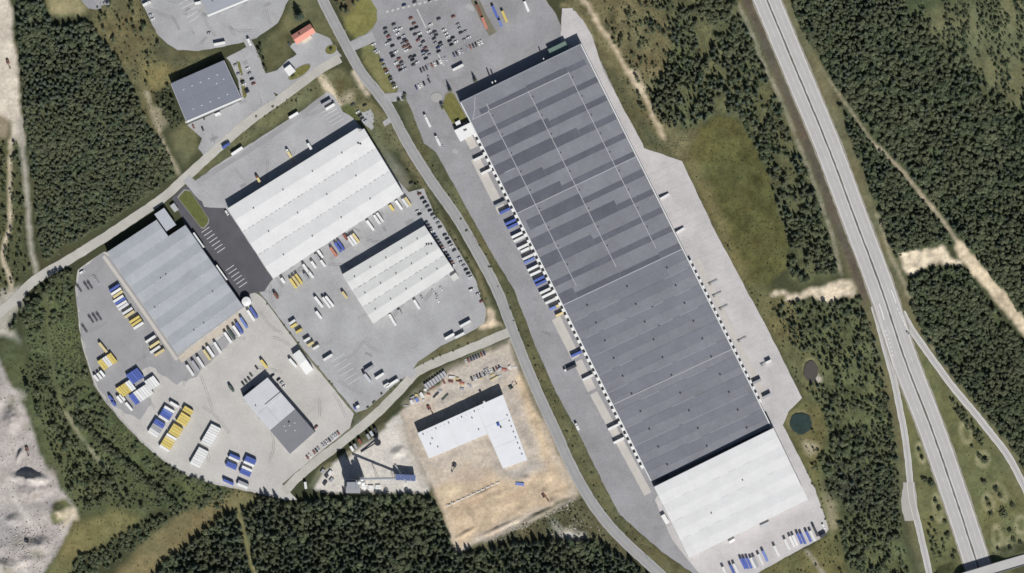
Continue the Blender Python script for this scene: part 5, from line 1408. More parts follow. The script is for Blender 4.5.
def excavator(x, y, ax, c, label):
    p = P(x, y)
    o = thing('excavator', label, 'excavator', (p[0], p[1], gz(x, y)), dirv(*ax))
    for s in (-1, 1):
        MB().box(-2, 2, s * 1.25 - .35, s * 1.25 + .35, 0, .9).build('track', RUBBER, o)
    MB().box(-2.0, 1.3, -1.35, 1.35, 1.0, 2.2).build('body', paint(c), o); MB().box(0, 1.3, -1.3, -.2, 2.2, 3.1).build('cab', GLASS, o)
    MB().bar((1.2, .3, 1.8), (4.2, .3, 4.3), .28, 6).bar((4.2, .3, 4.3), (6.6, .3, 2.0), .22, 6).build('arm', paint(c), o)
    MB().prism([(6.2, -.3, .6), (7.2, -.3, .6), (7.2, .9, .6), (6.2, .9, .6)], [(6.2, -.4, 1.9), (6.9, -.4, 2.1), (6.9, 1, 2.1), (6.2, 1, 1.9)]).build('bucket', DARK, o)
excavator(429, 407.8, (.5, .86), 'red', 'red excavator above the new white L-shaped building')
excavator(454.6, 465.4, (-.4, .9), 'dark grey', 'dark excavator in the inner corner below the white L-shaped building')
excavator(511, 387.4, (.8, -.5), 'dark green', 'dark excavator at the upper right corner of the L-shaped building')
excavator(544, 495.6, (.6, .8), 'brown', 'brown excavator on the lower right sand of the construction site')
excavator(27, 449, (.2, .98), 'brown', 'brown excavator high in the grey quarry')
excavator(27, 541, (.9, .2), 'dark grey', 'dark excavator low in the grey quarry')
excavator(8, 62, (.3, .95), 'brown', 'brown excavator on the sandy strip at the left edge')
# stacks of material: each bundle a thing
def bundle(x, y, ax, L, w, h, c, label, group):
    p = P(x, y)
    o = thing('material_stack', label, 'material stack', (p[0], p[1], gz(x, y) - .05), dirv(*ax), group)
    for k in range(3):
        MB().box(-L / 2 + random.uniform(0, .4), L / 2 - random.uniform(0, .4), -w / 2 + k * w / 3 + .06, -w / 2 + (k + 1) * w / 3 - .06, .12, h * random.uniform(.7, 1)).build('plank_pack', paint(c), o)
    MB().box(-L / 2 + .5, -L / 2 + .8, -w / 2, w / 2, 0, .12).box(L / 2 - .8, L / 2 - .5, -w / 2, w / 2, 0, .12).build('bearer', DARK, o)
BG = 'material stacks on the construction site'
for i, (x, y, ax, L, w, h, c) in enumerate([(452, 377, (1, .1), 7, 2, 1.6, 'white'), (456, 378.4, (1, .1), 6, 2, 1.6, 'cream'), (459, 381, (1, .1), 6, 2, 1.8, 'brown'), (451, 381.6, (1, .1), 5, 2, 1.6, 'red'), (462, 383.4, (1, .1), 5, 2, 1.2, 'salmon'), (494, 378.4, (.87, -.48), 9, 1.6, 1.2, 'cream'), (498, 377, (.87, -.48), 8, 1.4, 1, 'white'),
        (436, 395, (.7, -.7), 8, 2, 1, 'dark grey'), (445, 397, (.7, -.7), 9, 2, .9, 'dark green'), (422, 395, (.6, .8), 6, 3, 1.8, 'white'), (417, 400, (.6, .8), 5, 3, 1.5, 'pale blue'), (412, 402, (.6, .8), 5, 3, 1.4, 'white'), (520, 484, (.9, .1), 9, 3, 1.2, 'pale blue'), (486, 369, (.87, -.48), 6, 1.6, 1, 'grey')]):
    bundle(x, y, ax, L, w, h, c, '%s stack of building material, %s in the clutter above the L-shaped building' % (c, nth(i + 1)) if i < 12 else '%s stack of building material on the construction sand' % c, BG)
k_ = 0
for i in range(26):
    t_ = i / 25
    if i < 13:
        x, y = 408 + 40 * t_ * 2 + random.uniform(-3, 3), 404 - 22 * t_ * 2 + random.uniform(-4, 5)
    else:
        x, y = 456 + 60 * (t_ - .5) * 2 + random.uniform(-3, 3), 390 - 24 * (t_ - .5) * 2 + random.uniform(-5, 4)
    if inpoly(np.array([x]), np.array([y]), Lp)[0]:
        continue
    k_ += 1
    c = random.choice(['grey', 'dark grey', 'brown', 'white', 'salmon', 'cream', 'silver'])
    bundle(x, y, random.choice([(.87, -.48), (.5, .86), (1, .1)]), random.uniform(2.5, 6), random.uniform(1.2, 2.6), random.uniform(.5, 1.6), c, '%s pile of site material, %s from the left above the new building' % (c, nth(k_)), 'piles above the new building')
# formwork footing: pale concrete pads in a line
for i in range(11):
    x, y = 448.5 + 4.9 * i, 505.4 - 2.25 * i
    p = P(x, y)
    o = MB().box(-2.1, 2.1, -.5, .5, -.2, .9).box(-.5 - 1, .5 - 1, .5, 1.7, -.2, .6).build('foundation_pad', mat('fresh_concrete', (226, 222, 214), .08, .4))
    o.location = (p[0], p[1], gz(x, y)); o.rotation_euler = (0, 0, dirv(.9, -.42))
    tag(o, 'pale concrete foundation pad, %s from the left in the line across the sand' % nth(i + 1), 'foundation', 'foundation pads')
# plant yard clutter
for i, (x, y, c) in enumerate([(323, 471, 'grey'), (327, 475.6, 'dark grey'), (330, 472.6, 'white'), (325, 483, 'dark grey'), (331.6, 480, 'grey')]):
    bundle(x, y, (.6, -.8), 5, 3, 2.2, c, '%s stack of blocks, %s from the left in the heap beside the plant road' % (c, nth(i + 1)), 'block stacks at the plant')
for i, (x, y, c) in enumerate([(352, 448.6, 'white'), (355.6, 446.2, 'grey'), (360, 441.4, 'red'), (368.4, 436.6, 'grey'), (371.6, 433.6, 'silver'), (375.6, 430.4, 'dark grey')]):
    trailer(x, y, (.5, .86), c, 5.5, '%s container, %s from the left along the plant yard\'s upper verge' % (c, nth(i + 1)), 'containers at the plant', gz(x, y), 'container', 'container')
for i, (x, y) in enumerate([(364, 487), (371, 487.5), (378, 487)]):
    bundle(x, y, (1, 0), 5.6, 4.5, 1.4, 'white', 'pale stack of precast slabs, %s from the left below the conveyor' % nth(i + 1), 'precast slabs')
# motorway traffic
car(908, 333, (.6, .8), 'grey', 'grey car on the right slip road of the motorway', None, .16)

# ------------------------------------------------------------------ lamp posts and fence of the trailer yard
LP = MB().bar((0, 0, 0), (0, 0, 9), .14, 6, .09).mesh('pole', GALV)
LA = MB().bar((0, 0, 8.9), (1.6, 0, 9.1), .07, 5).mesh('arm', GALV)
LH = MB().box(1.3, 2.1, -.18, .18, 8.95, 9.15).mesh('lamp_head', WALL_L)
lamps = [(338, 30), (369, 86), (398, 128), (428, 178), (470, 244), (502, 306), (534, 380), (560, 440), (588, 500), (640, 558), (300, 84), (262, 110), (215, 150), (160, 194), (110, 228), (62, 262)]
for i, (x, y) in enumerate(lamps):
    s = 7 if i < 10 else -7
    lm = thing('street_lamp', 'steel street lamp, %s from the %s' % (nth(i + 1) if i < 10 else nth(i - 9), 'top along the curving main road' if i < 10 else 'right along the forest road'), 'street lamp', P(x + (s if i < 10 else 0), y + (0 if i < 10 else s), 0), random.uniform(0, 6), 'street lamps')
    link('pole', LP, lm); link('arm', LA, lm); link('lamp_head', LH, lm)
FN = thing('yard_fence', 'wire fence round the outer curve of the trailer yard', 'fence', P(79, 325, 0))
fo = FN.location.copy()
fl = catmull([(76, 280), (77.5, 300), (80.5, 325), (86, 355), (94, 383), (104, 398.5), (120, 418), (140, 439.5), (165, 461), (190, 476), (220, 485), (266, 494)], 5)
fm, fp = MB(fo), MB(fo)
for i in range(len(fl) - 1):
    a, c = Vector(P(*fl[i], 0)), Vector(P(*fl[i + 1], 0))
    for z in (.6, 1.2, 1.8):
        fm.bar((a.x, a.y, z), (c.x, c.y, z), .03, 3)
wr = fm.build('wire', GALV, FN)
post = MB().bar((0, 0, 0), (0, 0, 2), .06, 5).mesh('post', GALV)
for q in fl:
    place(FN, 'post', post, P(*q, 0), 0)

# rubble in the quarry, along the site edge and on the stony patch: one loose mass each
def rubble(name, pts, s0, s1, m, label):
    mb = MB(); rd = random.Random(len(pts))
    for x, y in pts:
        p = Vector(P(x, y, 0)); p.z = ground_z(x, y); e = rd.uniform(s0, s1)
        q = [Vector((rd.uniform(.5, 1) * sx, rd.uniform(.5, 1) * sy, rd.uniform(.4, .9) * sz)) * e for sx, sy, sz in ((1, 0, 0), (0, 1, 0), (-1, 0, 0), (0, -1, 0), (.1, .1, 1), (0, 0, -1))]
        mb.add([p + v for v in q], [(0, 1, 4), (1, 2, 4), (2, 3, 4), (3, 0, 4), (1, 0, 5), (2, 1, 5), (3, 2, 5), (0, 3, 5)])
    struct(mb.build(name, m), 'stuff', label)
STONE = mat('stone_pale', (188, 182, 176), .3, .3, coord='World'); STONE_D = mat('stone_dark', (116, 110, 106), .3, .3, coord='World')
qp = [(random.gauss(30, 16), random.gauss(545, 14)) for _ in range(420)] + [(random.uniform(0, 70), random.uniform(380, 570)) for _ in range(360)]
qp = [p for p in qp if inpoly(np.array([p[0]]), np.array([p[1]]), QUARRY)[0] and p[0] > -10 and p[1] < 585]
rubble('rubble', qp[::2], .5, 1.7, STONE, 'pale broken rock strewn over the quarry'); rubble('rubble', qp[1::2], .4, 1.4, STONE_D, 'dark broken rock strewn over the quarry')
sp = [(570 + random.gauss(0, 10), 530 + random.gauss(0, 5)) for _ in range(200)] + [(490 + 9.2 * t + random.gauss(0, 2), 540 - 4.2 * t + random.gauss(0, 2.5)) for t in [random.uniform(0, 9) for _ in range(200)]]
rubble('rubble', sp, .4, 1.3, STONE, 'pale stones dumped below the construction site')
sc = [(random.uniform(425, 575), random.uniform(355, 540)) for _ in range(380)]
sc = [p for p in sc if inpoly(np.array([p[0]]), np.array([p[1]]), SITE)[0] and not inpoly(np.array([p[0]]), np.array([p[1]]), Lp)[0]]
rubble('rubble', sc, .3, .8, mat('clod', (172, 150, 126), .3, .3, coord='World'), 'clods and debris on the construction site')

# ------------------------------------------------------------------ trees
def leafmat(name, a, b, rand=.28):
    m = bpy.data.materials.new(name); m.use_nodes = True
    nt = m.node_tree; pb = nt.nodes['Principled BSDF']
    pb.inputs['Roughness'].default_value = .8; pb.inputs['Specular IOR Level'].default_value = .15
    oi = nt.nodes.new('ShaderNodeObjectInfo')
    mx = nt.nodes.new('ShaderNodeMix'); mx.data_type = 'RGBA'
    mx.inputs[6].default_value = (*a, 1); mx.inputs[7].default_value = (*b, 1)
    nt.links.new(oi.outputs['Random'], mx.inputs[0])
    g = nt.nodes.new('ShaderNodeNewGeometry')
    n = nt.nodes.new('ShaderNodeTexNoise'); n.inputs['Scale'].default_value = .9; n.inputs['Detail'].default_value = 3
    nt.links.new(g.outputs['Position'], n.inputs['Vector'])
    r = nt.nodes.new('ShaderNodeMapRange'); r.inputs['From Min'].default_value = .3; r.inputs['From Max'].default_value = .7
    r.inputs['To Min'].default_value = 1 - rand; r.inputs['To Max'].default_value = 1 + rand
    nt.links.new(n.outputs['Fac'], r.inputs['Value'])
    v = nt.nodes.new('ShaderNodeVectorMath'); v.operation = 'SCALE'
    n2 = nt.nodes.new('ShaderNodeTexNoise'); n2.inputs['Scale'].default_value = .035; n2.inputs['Detail'].default_value = 3
    nt.links.new(g.outputs['Position'], n2.inputs['Vector'])
    r3 = nt.nodes.new('ShaderNodeMapRange'); r3.inputs['From Min'].default_value = .45; r3.inputs['From Max'].default_value = .68; r3.inputs['To Max'].default_value = .75
    nt.links.new(n2.outputs['Fac'], r3.inputs['Value'])
    m3 = nt.nodes.new('ShaderNodeMix'); m3.data_type = 'RGBA'; m3.inputs[7].default_value = (.205, .208, .130, 1)
    nt.links.new(r3.outputs[0], m3.inputs[0]); nt.links.new(mx.outputs[2], m3.inputs[6])
    nt.links.new(m3.outputs[2], v.inputs[0]); nt.links.new(r.outputs[0], v.inputs['Scale'])
    nt.links.new(v.outputs[0], pb.inputs['Base Color'])
    tl = nt.nodes.new('ShaderNodeBsdfTranslucent'); nt.links.new(v.outputs[0], tl.inputs['Color'])
    ms = nt.nodes.new('ShaderNodeMixShader'); ms.inputs[0].default_value = .48
    nt.links.new(pb.outputs[0], ms.inputs[1]); nt.links.new(tl.outputs[0], ms.inputs[2])
    nt.links.new(ms.outputs[0], nt.nodes['Material Output'].inputs['Surface'])
    return m
LEAF_S = leafmat('spruce_needles', (.078, .108, .084), (.198, .240, .186))
LEAF_B = leafmat('broadleaf_leaves', (.106, .142, .086), (.238, .272, .162))
LEAF_U = leafmat('shrub_leaves', (.094, .122, .072), (.195, .216, .130))
BARK = mat('bark', (104, 92, 80), .2, 1)
def spruce_crown(seed, h=13.5, r=2.75):
    rd = random.Random(seed); mb = MB(); n = 9; Ls = 8
    for k in range(Ls):
        t = k / Ls
        z = h * (.2 + .8 * t); rr = r * (1 - t) ** .62 * rd.uniform(.85, 1.12) + .12
        top = min(h * 1.04, z + h * .15)
        ph = rd.random() * 6
        ring = []
        for i in range(2 * n):
            a = ph + math.pi * i / n
            q = rr * (rd.uniform(.85, 1.25) if i % 2 == 0 else rd.uniform(.38, .6))
            ring.append((q * math.cos(a), q * math.sin(a), z - (.35 * rr if i % 2 == 0 else 0) + rd.uniform(-.15, .15)))
        m = 2 * n
        mb.add(ring + [(rd.uniform(-.1, .1), rd.uniform(-.1, .1), top)], [(i, (i + 1) % m, m) for i in range(m)])
    return mb.mesh('crown', LEAF_S)
def leaf_crown(seed, h, r, m, n=150, z0=.25, flat=1.0, q0=.35, q1=.8):
    rd = random.Random(seed); mb = MB()
    lob = [(rd.uniform(-.45, .45) * r, rd.uniform(-.45, .45) * r, h * (z0 + (1 - z0) * rd.uniform(.3, .72)), r * rd.uniform(.42, .66)) for _ in range(6)]
    for i in range(n):
        x, y, z, q = lob[i % 6]
        a = rd.random() * 2 * math.pi; c = rd.uniform(-.35, 1)
        s = math.sqrt(1 - c * c); q2 = q * rd.uniform(.75, 1.12)
        d = Vector((s * math.cos(a), s * math.sin(a), c * flat))
        p = Vector((x, y, z)) + d * q2
        nn = (d + Vector((rd.uniform(-.5, .5), rd.uniform(-.5, .5), rd.uniform(-.2, .7)))).normalized()
        u = nn.orthogonal().normalized(); w = nn.cross(u); t = rd.random() * 6
        u, w = u * math.cos(t) + w * math.sin(t), w * math.cos(t) - u * math.sin(t)
        e = rd.uniform(q0, q1)
        mb.add([p + u * e, p + w * e * .8, p - u * e * .9, p - w * e * .7 + nn * .15], [(0, 1, 2, 3)])
    return mb.mesh('crown', m)
def trunk(h, r, limbs=0, seed=0):
    rd = random.Random(seed)
    mb = MB().bar((0, 0, -.6), (0, 0, h), r, 6, r * .35)
    for i in range(limbs):
        a = rd.random() * 6.3
        z = h * rd.uniform(.45, .8); l = h * rd.uniform(.2, .32)
        mb.bar((0, 0, z), (l * math.cos(a), l * math.sin(a), z + l * .8), r * .45, 4, r * .15)
    return mb.mesh('trunk', BARK)
KINDS = []      # (crown, trunk, name)
for k in range(5):
    KINDS.append((spruce_crown(k), trunk(13, .22), 'spruce'))
for k in range(5):
    KINDS.append((leaf_crown(20 + k, 9.5, 3.0, LEAF_B, 190), trunk(7.5, .2, 4, k), 'broadleaf'))
for k in range(4):
    KINDS.append((leaf_crown(40 + k, 2.6, 1.5, LEAF_U, 80, .05, .9, .25, .55), trunk(1.8, .06, 3, k), 'bush'))
KIX = {'spruce': (0, 5), 'broadleaf': (5, 10), 'bush': (10, 14)}

pav_pts = blur(paved.astype(float), 1)
clear = paved.copy()
for q, w in ((PATHL, 4), (PATHL2, 6), (TRACKN, 6), (FRONT, 2.5), (SANDR[:8], 3.5), (SANDR[7:], 13), (R1, 14), (R2, 14), (HWY, 38), (RAMPL, 12), (RAMPR, 12), ([(46, 296), (50, 340), (58, 390), (64, 410)], 4), ([(66, 412), (72, 424), (84, 440), (100, 462), (106, 468)], 5), ([(240, 512), (247, 540), (257, 580)], 6), (BRIDGE, 14)):
    clear |= dline(X, Y, q) < w / 2
for q in (QUARRY, SITE, PLANT,
          [(900, 254), (930, 247), (944, 245), (950, 258), (964, 260), (961, 264), (930, 265), (912, 275), (903, 270)],
          [(770, 290), (790, 294), (818, 288), (832, 281), (850, 278), (858, 288), (852, 297), (838, 298), (826, 302), (812, 297), (790, 299), (772, 294)]):
    clear |= inpoly(X, Y, q)
for h in (D1, D2, D3, D4, D5, HS):
    clear |= inpoly(X - CX, -(Y - CY), [p[:2] for p in h.c])
clear |= np.hypot(X - 801, Y - 423) < 14
clear |= np.hypot((X - 811) * 1.3, Y - 371) < 14
def blocked(x, y):
    i = int(np.searchsorted(gxs, x)); j = int(np.searchsorted(gys, y))
    return i <= 0 or j <= 0 or i >= nx or j >= ny or bool(clear[j, i])
TREES = []      # px, py, kind, scale_xy, scale_z, zone
def scatter(pl, spacing, mix, smin, smax, zone, keep=1.0, patch=None, hz=1.0):
    xs = [p[0] for p in pl]; ys = [p[1] for p in pl]
    pts = []
    y = min(ys); row = 0
    while y < max(ys):
        x = min(xs) + (spacing / 2 if row % 2 else 0)
        while x < max(xs):
            pts.append((x + rng.uniform(-.42, .42) * spacing, y + rng.uniform(-.42, .42) * spacing))
            x += spacing
        y += spacing * .87; row += 1
    pts = np.array(pts)
    ok = inpoly(pts[:, 0], pts[:, 1], pl)
    pts = pts[ok]
    if patch:
        f = fbm(pts[:, 0], pts[:, 1], patch[0], patch[2])
        pts = pts[f > patch[1]]
    size = fbm(pts[:, 0], pts[:, 1], 30, 77)
    kd = fbm(pts[:, 0], pts[:, 1], 45, 99)
    for (x, y), sz, kk in zip(pts, size, kd):
        if rng.random() > keep or not (-10 < x < 1034 and -10 < y < 583) or blocked(x, y):
            continue
        r = rng.random() * .85 + (kk - .5) * .9 + .07
        acc = 0
        for kind, w in mix:
            acc += w
            if r < acc:
                break
        s = smin + (smax - smin) * min(1, max(0, sz * .6 + rng.random() * .6 - .1))
        TREES.append((x, y, kind, s * rng.uniform(.9, 1.12), s * rng.uniform(.85, 1.2) * hz, zone))
scatter(Z_SPRUCE_NW, 5.0, (('spruce', .6), ('broadleaf', .4)), .65, 1.4, 'in the dense wood at the upper left', hz=.62)
scatter(Z_MIXED_NW, 4.0, (('spruce', .35), ('broadleaf', .65)), .5, 1.1, 'in the wood above the forest road', hz=.5, patch=(22, .27, 320))
scatter(Z_BUSH_W, 3.0, (('bush', .72), ('broadleaf', .28)), .35, 1.0, 'in the thicket left of the trailer yard', hz=.5, patch=(18, .30, 360))
scatter(Z_SOUTH, 5.2, (('spruce', .7), ('broadleaf', .3)), .65, 1.45, 'in the dark wood along the lower edge', hz=.72)
scatter(Z_EAST, 4.6, (('spruce', .34), ('broadleaf', .66)), .45, 1.35, 'in the large wood right of the motorway', hz=.7, patch=(26, .25, 330))
scatter(Z_EAST_STRIP, 4.3, (('spruce', .3), ('broadleaf', .7)), .5, 1.2, 'x', hz=.7)
scatter(Z_EAST_LOW, 4.4, (('spruce', .25), ('broadleaf', .75)), .45, 1.25, 'x', hz=.7, patch=(20, .27, 340))
scatter(Z_MID_UP, 4.4, (('bush', .2), ('spruce', .3), ('broadleaf', .5)), .35, 1.2, 'x', patch=(15, .40, 300), hz=.72)
scatter(Z_MID_LOW, 4.2, (('bush', .25), ('spruce', .2), ('broadleaf', .55)), .35, 1.1, 'in the wood left of the left slip road', patch=(14, .36, 310), hz=.68)
# understorey that closes the canopy between the taller trees
for z_, kp, a_, b_ in ((Z_SPRUCE_NW, .9, .55, .8), (Z_SOUTH, .6, .5, .75), (Z_EAST, .6, .5, .75), (Z_EAST_STRIP, .6, .5, .7), (Z_EAST_LOW, .7, .5, .75), (Z_MIXED_NW, .6, .4, .65), (Z_MID_LOW, .2, .35, .5)):
    scatter(z_, 4.2, (('broadleaf', 1),), a_, b_, 'x', kp, hz=.95)
keep_ = []
for t in TREES:
    if t[0] > 905 and t[1] < 125 and (t[0] - 916) * 1.0 + rng.uniform(-14, 14) > t[1] - 22:     # young, thin growth in the upper right corner
        if fbm(np.array([t[0] * 2.4]), np.array([t[1] * .6]), 16, 350)[0] < .43 or rng.random() < .22:
            continue
        k_ = rng.uniform(.5, .85); t = (*t[:3], t[3] * k_, t[4] * k_, t[5])
    keep_.append(t)
TREES[:] = keep_
scatter([(79, 413), (100, 437), (130, 462), (160, 488), (180, 504), (178, 509), (156, 494), (126, 468), (96, 442), (76, 417)], 2.6, (('broadleaf', 1),), .55, .8, 'x', .9)
scatter([(44, 286), (58, 275), (70, 270), (72, 275), (54, 288), (46, 294)], 3.6, (('broadleaf', 1),), .8, 1.15, 'x', .9)
scatter([(26, 306), (36, 296), (44, 300), (32, 318)], 4, (('broadleaf', 1),), .7, 1.05, 'x', .9)
scatter([(950, 398), (962, 408), (976, 428), (986, 440), (980, 446), (968, 430), (956, 414)], 3.4, (('broadleaf', 1),), .45, .7, 'x', .75)
# scattered young growth
scatter([(92, 22), (100, 0), (142, 0), (160, 42), (150, 88), (140, 86), (110, 46)], 5.0, (('bush', .7), ('broadleaf', .3)), .5, .9, 'on the brown heath left of the northern yard', .4)
scatter([(600, 0), (655, 0), (668, 50), (654, 100), (668, 130), (664, 146), (640, 110), (616, 60)], 4.6, (('bush', .6), ('broadleaf', .4)), .4, .85, 'on the heath right of the sandy track', .5)
scatter([(646, 90), (700, 60), (715, 115), (690, 130), (664, 128)], 4.6, (('bush', .5), ('spruce', .5)), .5, .85, 'on the heath right of the sandy track', .45)
scatter([(-6, 140), (20, 140), (32, 270), (10, 300), (-6, 300)], 4.2, (('bush', .5), ('broadleaf', .5)), .4, .8, 'along the paths at the left edge', .6)
scatter([(12, 284), (36, 284), (50, 290), (40, 302), (24, 326), (10, 330), (24, 300)], 4.0, (('broadleaf', .8), ('bush', .2)), .6, .9, 'along the paths at the left edge', .6)
scatter([(152, 92), (169, 87), (184, 123), (171, 131)], 3.0, (('bush', .9), ('broadleaf', .1)), .6, .9, 'in the low thicket left of the works hall', .8)
scatter([(40, 350), (66, 424), (118, 484), (150, 510), (110, 508), (78, 512), (60, 470), (40, 420), (20, 370)], 3.6, (('bush', .8), ('broadleaf', .2)), .5, 1.2, 'on the slope between quarry and thicket', .75)
scatter([(80, 556), (104, 546), (140, 524), (172, 512), (178, 506), (186, 512), (170, 520), (140, 545), (118, 562), (100, 572), (72, 580), (70, 575)], 3.0, (('broadleaf', .75), ('bush', .25)), .45, .8, 'along the stream at the lower left', .8, hz=.8)
scatter([(745, 288), (770, 300), (800, 304), (812, 356), (800, 385), (770, 330)], 4.6, (('bush', .7), ('broadleaf', .3)), .5, .85, 'on the rough ground right of the pale apron', .3)
scatter([(456, 556), (486, 543), (524, 523), (578, 498), (600, 514), (630, 556), (598, 540), (540, 540), (482, 550)], 4.0, (('bush', .9), ('broadleaf', .1)), .4, .8, 'on the rough ground below the site', .35)
scatter([(262, 46), (266, 66), (272, 76), (266, 78), (258, 50)], 3.2, (('broadleaf', .8), ('bush', .2)), .5, .75, 'beside the side road', .8)
scatter([(332, -6), (362, -6), (352, 14), (342, 16)], 4.2, (('broadleaf', .8), ('bush', .2)), .5, .85, 'left of the car park', .55)
scatter([(690, 160), (780, 210), (786, 262), (750, 286), (716, 229)], 9.0, (('bush', .9), ('broadleaf', .1)), .3, .6, 'on the green meadow', .2)
scatter([(790, 404), (826, 404), (830, 440), (818, 470), (845, 540), (842, 575), (760, 575), (826, 542), (802, 462)], 5.5, (('bush', .9), ('broadleaf', .1)), .4, .8, 'on the grass round the round pond', .3)
# tussocks and low scrub on heath, verges and clearings
for pl_, kp in (([(92, 22), (100, 0), (142, 0), (160, 42), (170, 60), (222, 52), (170, 83), (152, 92), (176, 176), (160, 140), (134, 86), (108, 46)], .5), ([(560, 0), (655, 0), (672, 60), (654, 100), (672, 130), (700, 127), (688, 162), (644, 146), (604, 70), (588, 30)], .5),
                (Z_MID_UP, .35), (Z_MID_LOW, .4), (Z_MIXED_NW, .25), (Z_EAST, .2), ([(0, 345), (46, 390), (118, 484), (150, 510), (136, 520), (76, 512), (47, 466), (24, 406)], .4), ([(46, 582), (78, 520), (136, 514), (104, 546), (68, 582)], .2), ([(112, 582), (176, 513), (238, 490), (222, 516), (150, 582)], .15),
                ([(745, 286), (800, 302), (826, 372), (806, 398), (768, 330)], .5), (MEADOW, .4), ([(786, 410), (820, 404), (816, 466), (846, 582), (740, 582), (824, 538)], .35), ([(905, 345), (985, 575), (1040, 530), (985, 435), (924, 356)], .12), ([(896, 370), (972, 582), (930, 582), (902, 410)], .12), ([(456, 556), (578, 498), (630, 556), (540, 540)], .5),
                ([(256, 118), (318, 76), (338, 66), (384, 116), (402, 144), (378, 152), (330, 94), (215, 166)], .35), ([(413, 96), (426, 143), (472, 216), (512, 290), (578, 430), (620, 514), (676, 578), (602, 510), (546, 400), (501, 288), (461, 216), (413, 144)], .3), ([(384, 112), (440, 214), (492, 304), (484, 306), (440, 218), (396, 148)], .4), ([(-6, 140), (20, 140), (32, 270), (-6, 300)], .4), (Z_BUSH_W, .3)):
    scatter(pl_, 3.0, (('bush', 1),), .2, .5, 'x', kp, hz=.8)
# split: the 300 largest of each kind stand alone, the rest is the wood's mass
allow = {'spruce': 300, 'broadleaf': 300, 'bush': 160}
KN = {'spruce': ('spruce_tree', 'spruce'), 'broadleaf': ('broadleaf_tree', 'tree'), 'bush': ('bush', 'bush')}
ADJ = {'spruce': 'large dark spruce', 'broadleaf': 'large leafy green tree', 'bush': 'low green bush'}
def plant(x, y, kind, sx, sz, label, group, v=None, cat=None):
    a, b = KIX[kind]
    c, t, _ = KINDS[v if v is not None else random.randrange(a, b)]
    p = P(x, y, 0)
    o = thing(KN[kind][0], label, cat or KN[kind][1], (p[0], p[1], ground_z(x, y) - .05), random.random() * 6.28, group)
    o.scale = (sx, sx, sz)
    link('crown', c, o); link('trunk', t, o)
    return o
GRP = {'spruce': 'large spruces of the woods', 'broadleaf': 'large leafy trees of the woods', 'bush': 'bushes on heath and slopes'}
MARKS = [('the round pond', 801, 423), ('the muddy oval pond', 811, 371), ('the batching tower', 353, 481), ('the red-roofed house', 303, 34), ('the works hall', 206, 91), ("the L-shaped building", 475, 430), ("the lay-by", 909, 501),
         ('the white sand patch', 925, 259), ('the fork of the slip road', 905, 332), ('the overpass', 990, 570), ('the grassy quarry mound', 61, 512), ('the road fork', 36, 279), ('the lowest trailer corner', 243, 487), ("the meadow's upper tip", 730, 117), ('the sandy clearing', 835, 290), ('the turning place', 97, 4), ('the upper right corner', 1023, 0), ('the sandy track', 875, 144), ('the white end hall', 735, 493)]
def name_by_place(items, adj, grp):
    """items: (x, y, kind, sx, sz): each is counted from the left among its like near the same landmark"""
    by = {}
    for t in items:
        nm, mx, my = min(MARKS, key=lambda m: math.hypot(m[1] - t[0], m[2] - t[1]))
        by.setdefault((nm, 'below' if t[1] > my else 'above'), []).append(t)
    for (nm, side), l in by.items():
        for i, t in enumerate(sorted(l, key=lambda t: t[0])):
            plant(*t[:5], '%s, %s from the left %s %s' % (adj, nth(i + 1), side, nm), grp)
rest = []
for kind in ('spruce', 'broadleaf', 'bush'):
    l = sorted([t for t in TREES if t[2] == kind], key=lambda t: -t[3] * t[4])
    name_by_place(l[:allow[kind]], ADJ[kind], GRP[kind])
    rest += l[allow[kind]:]
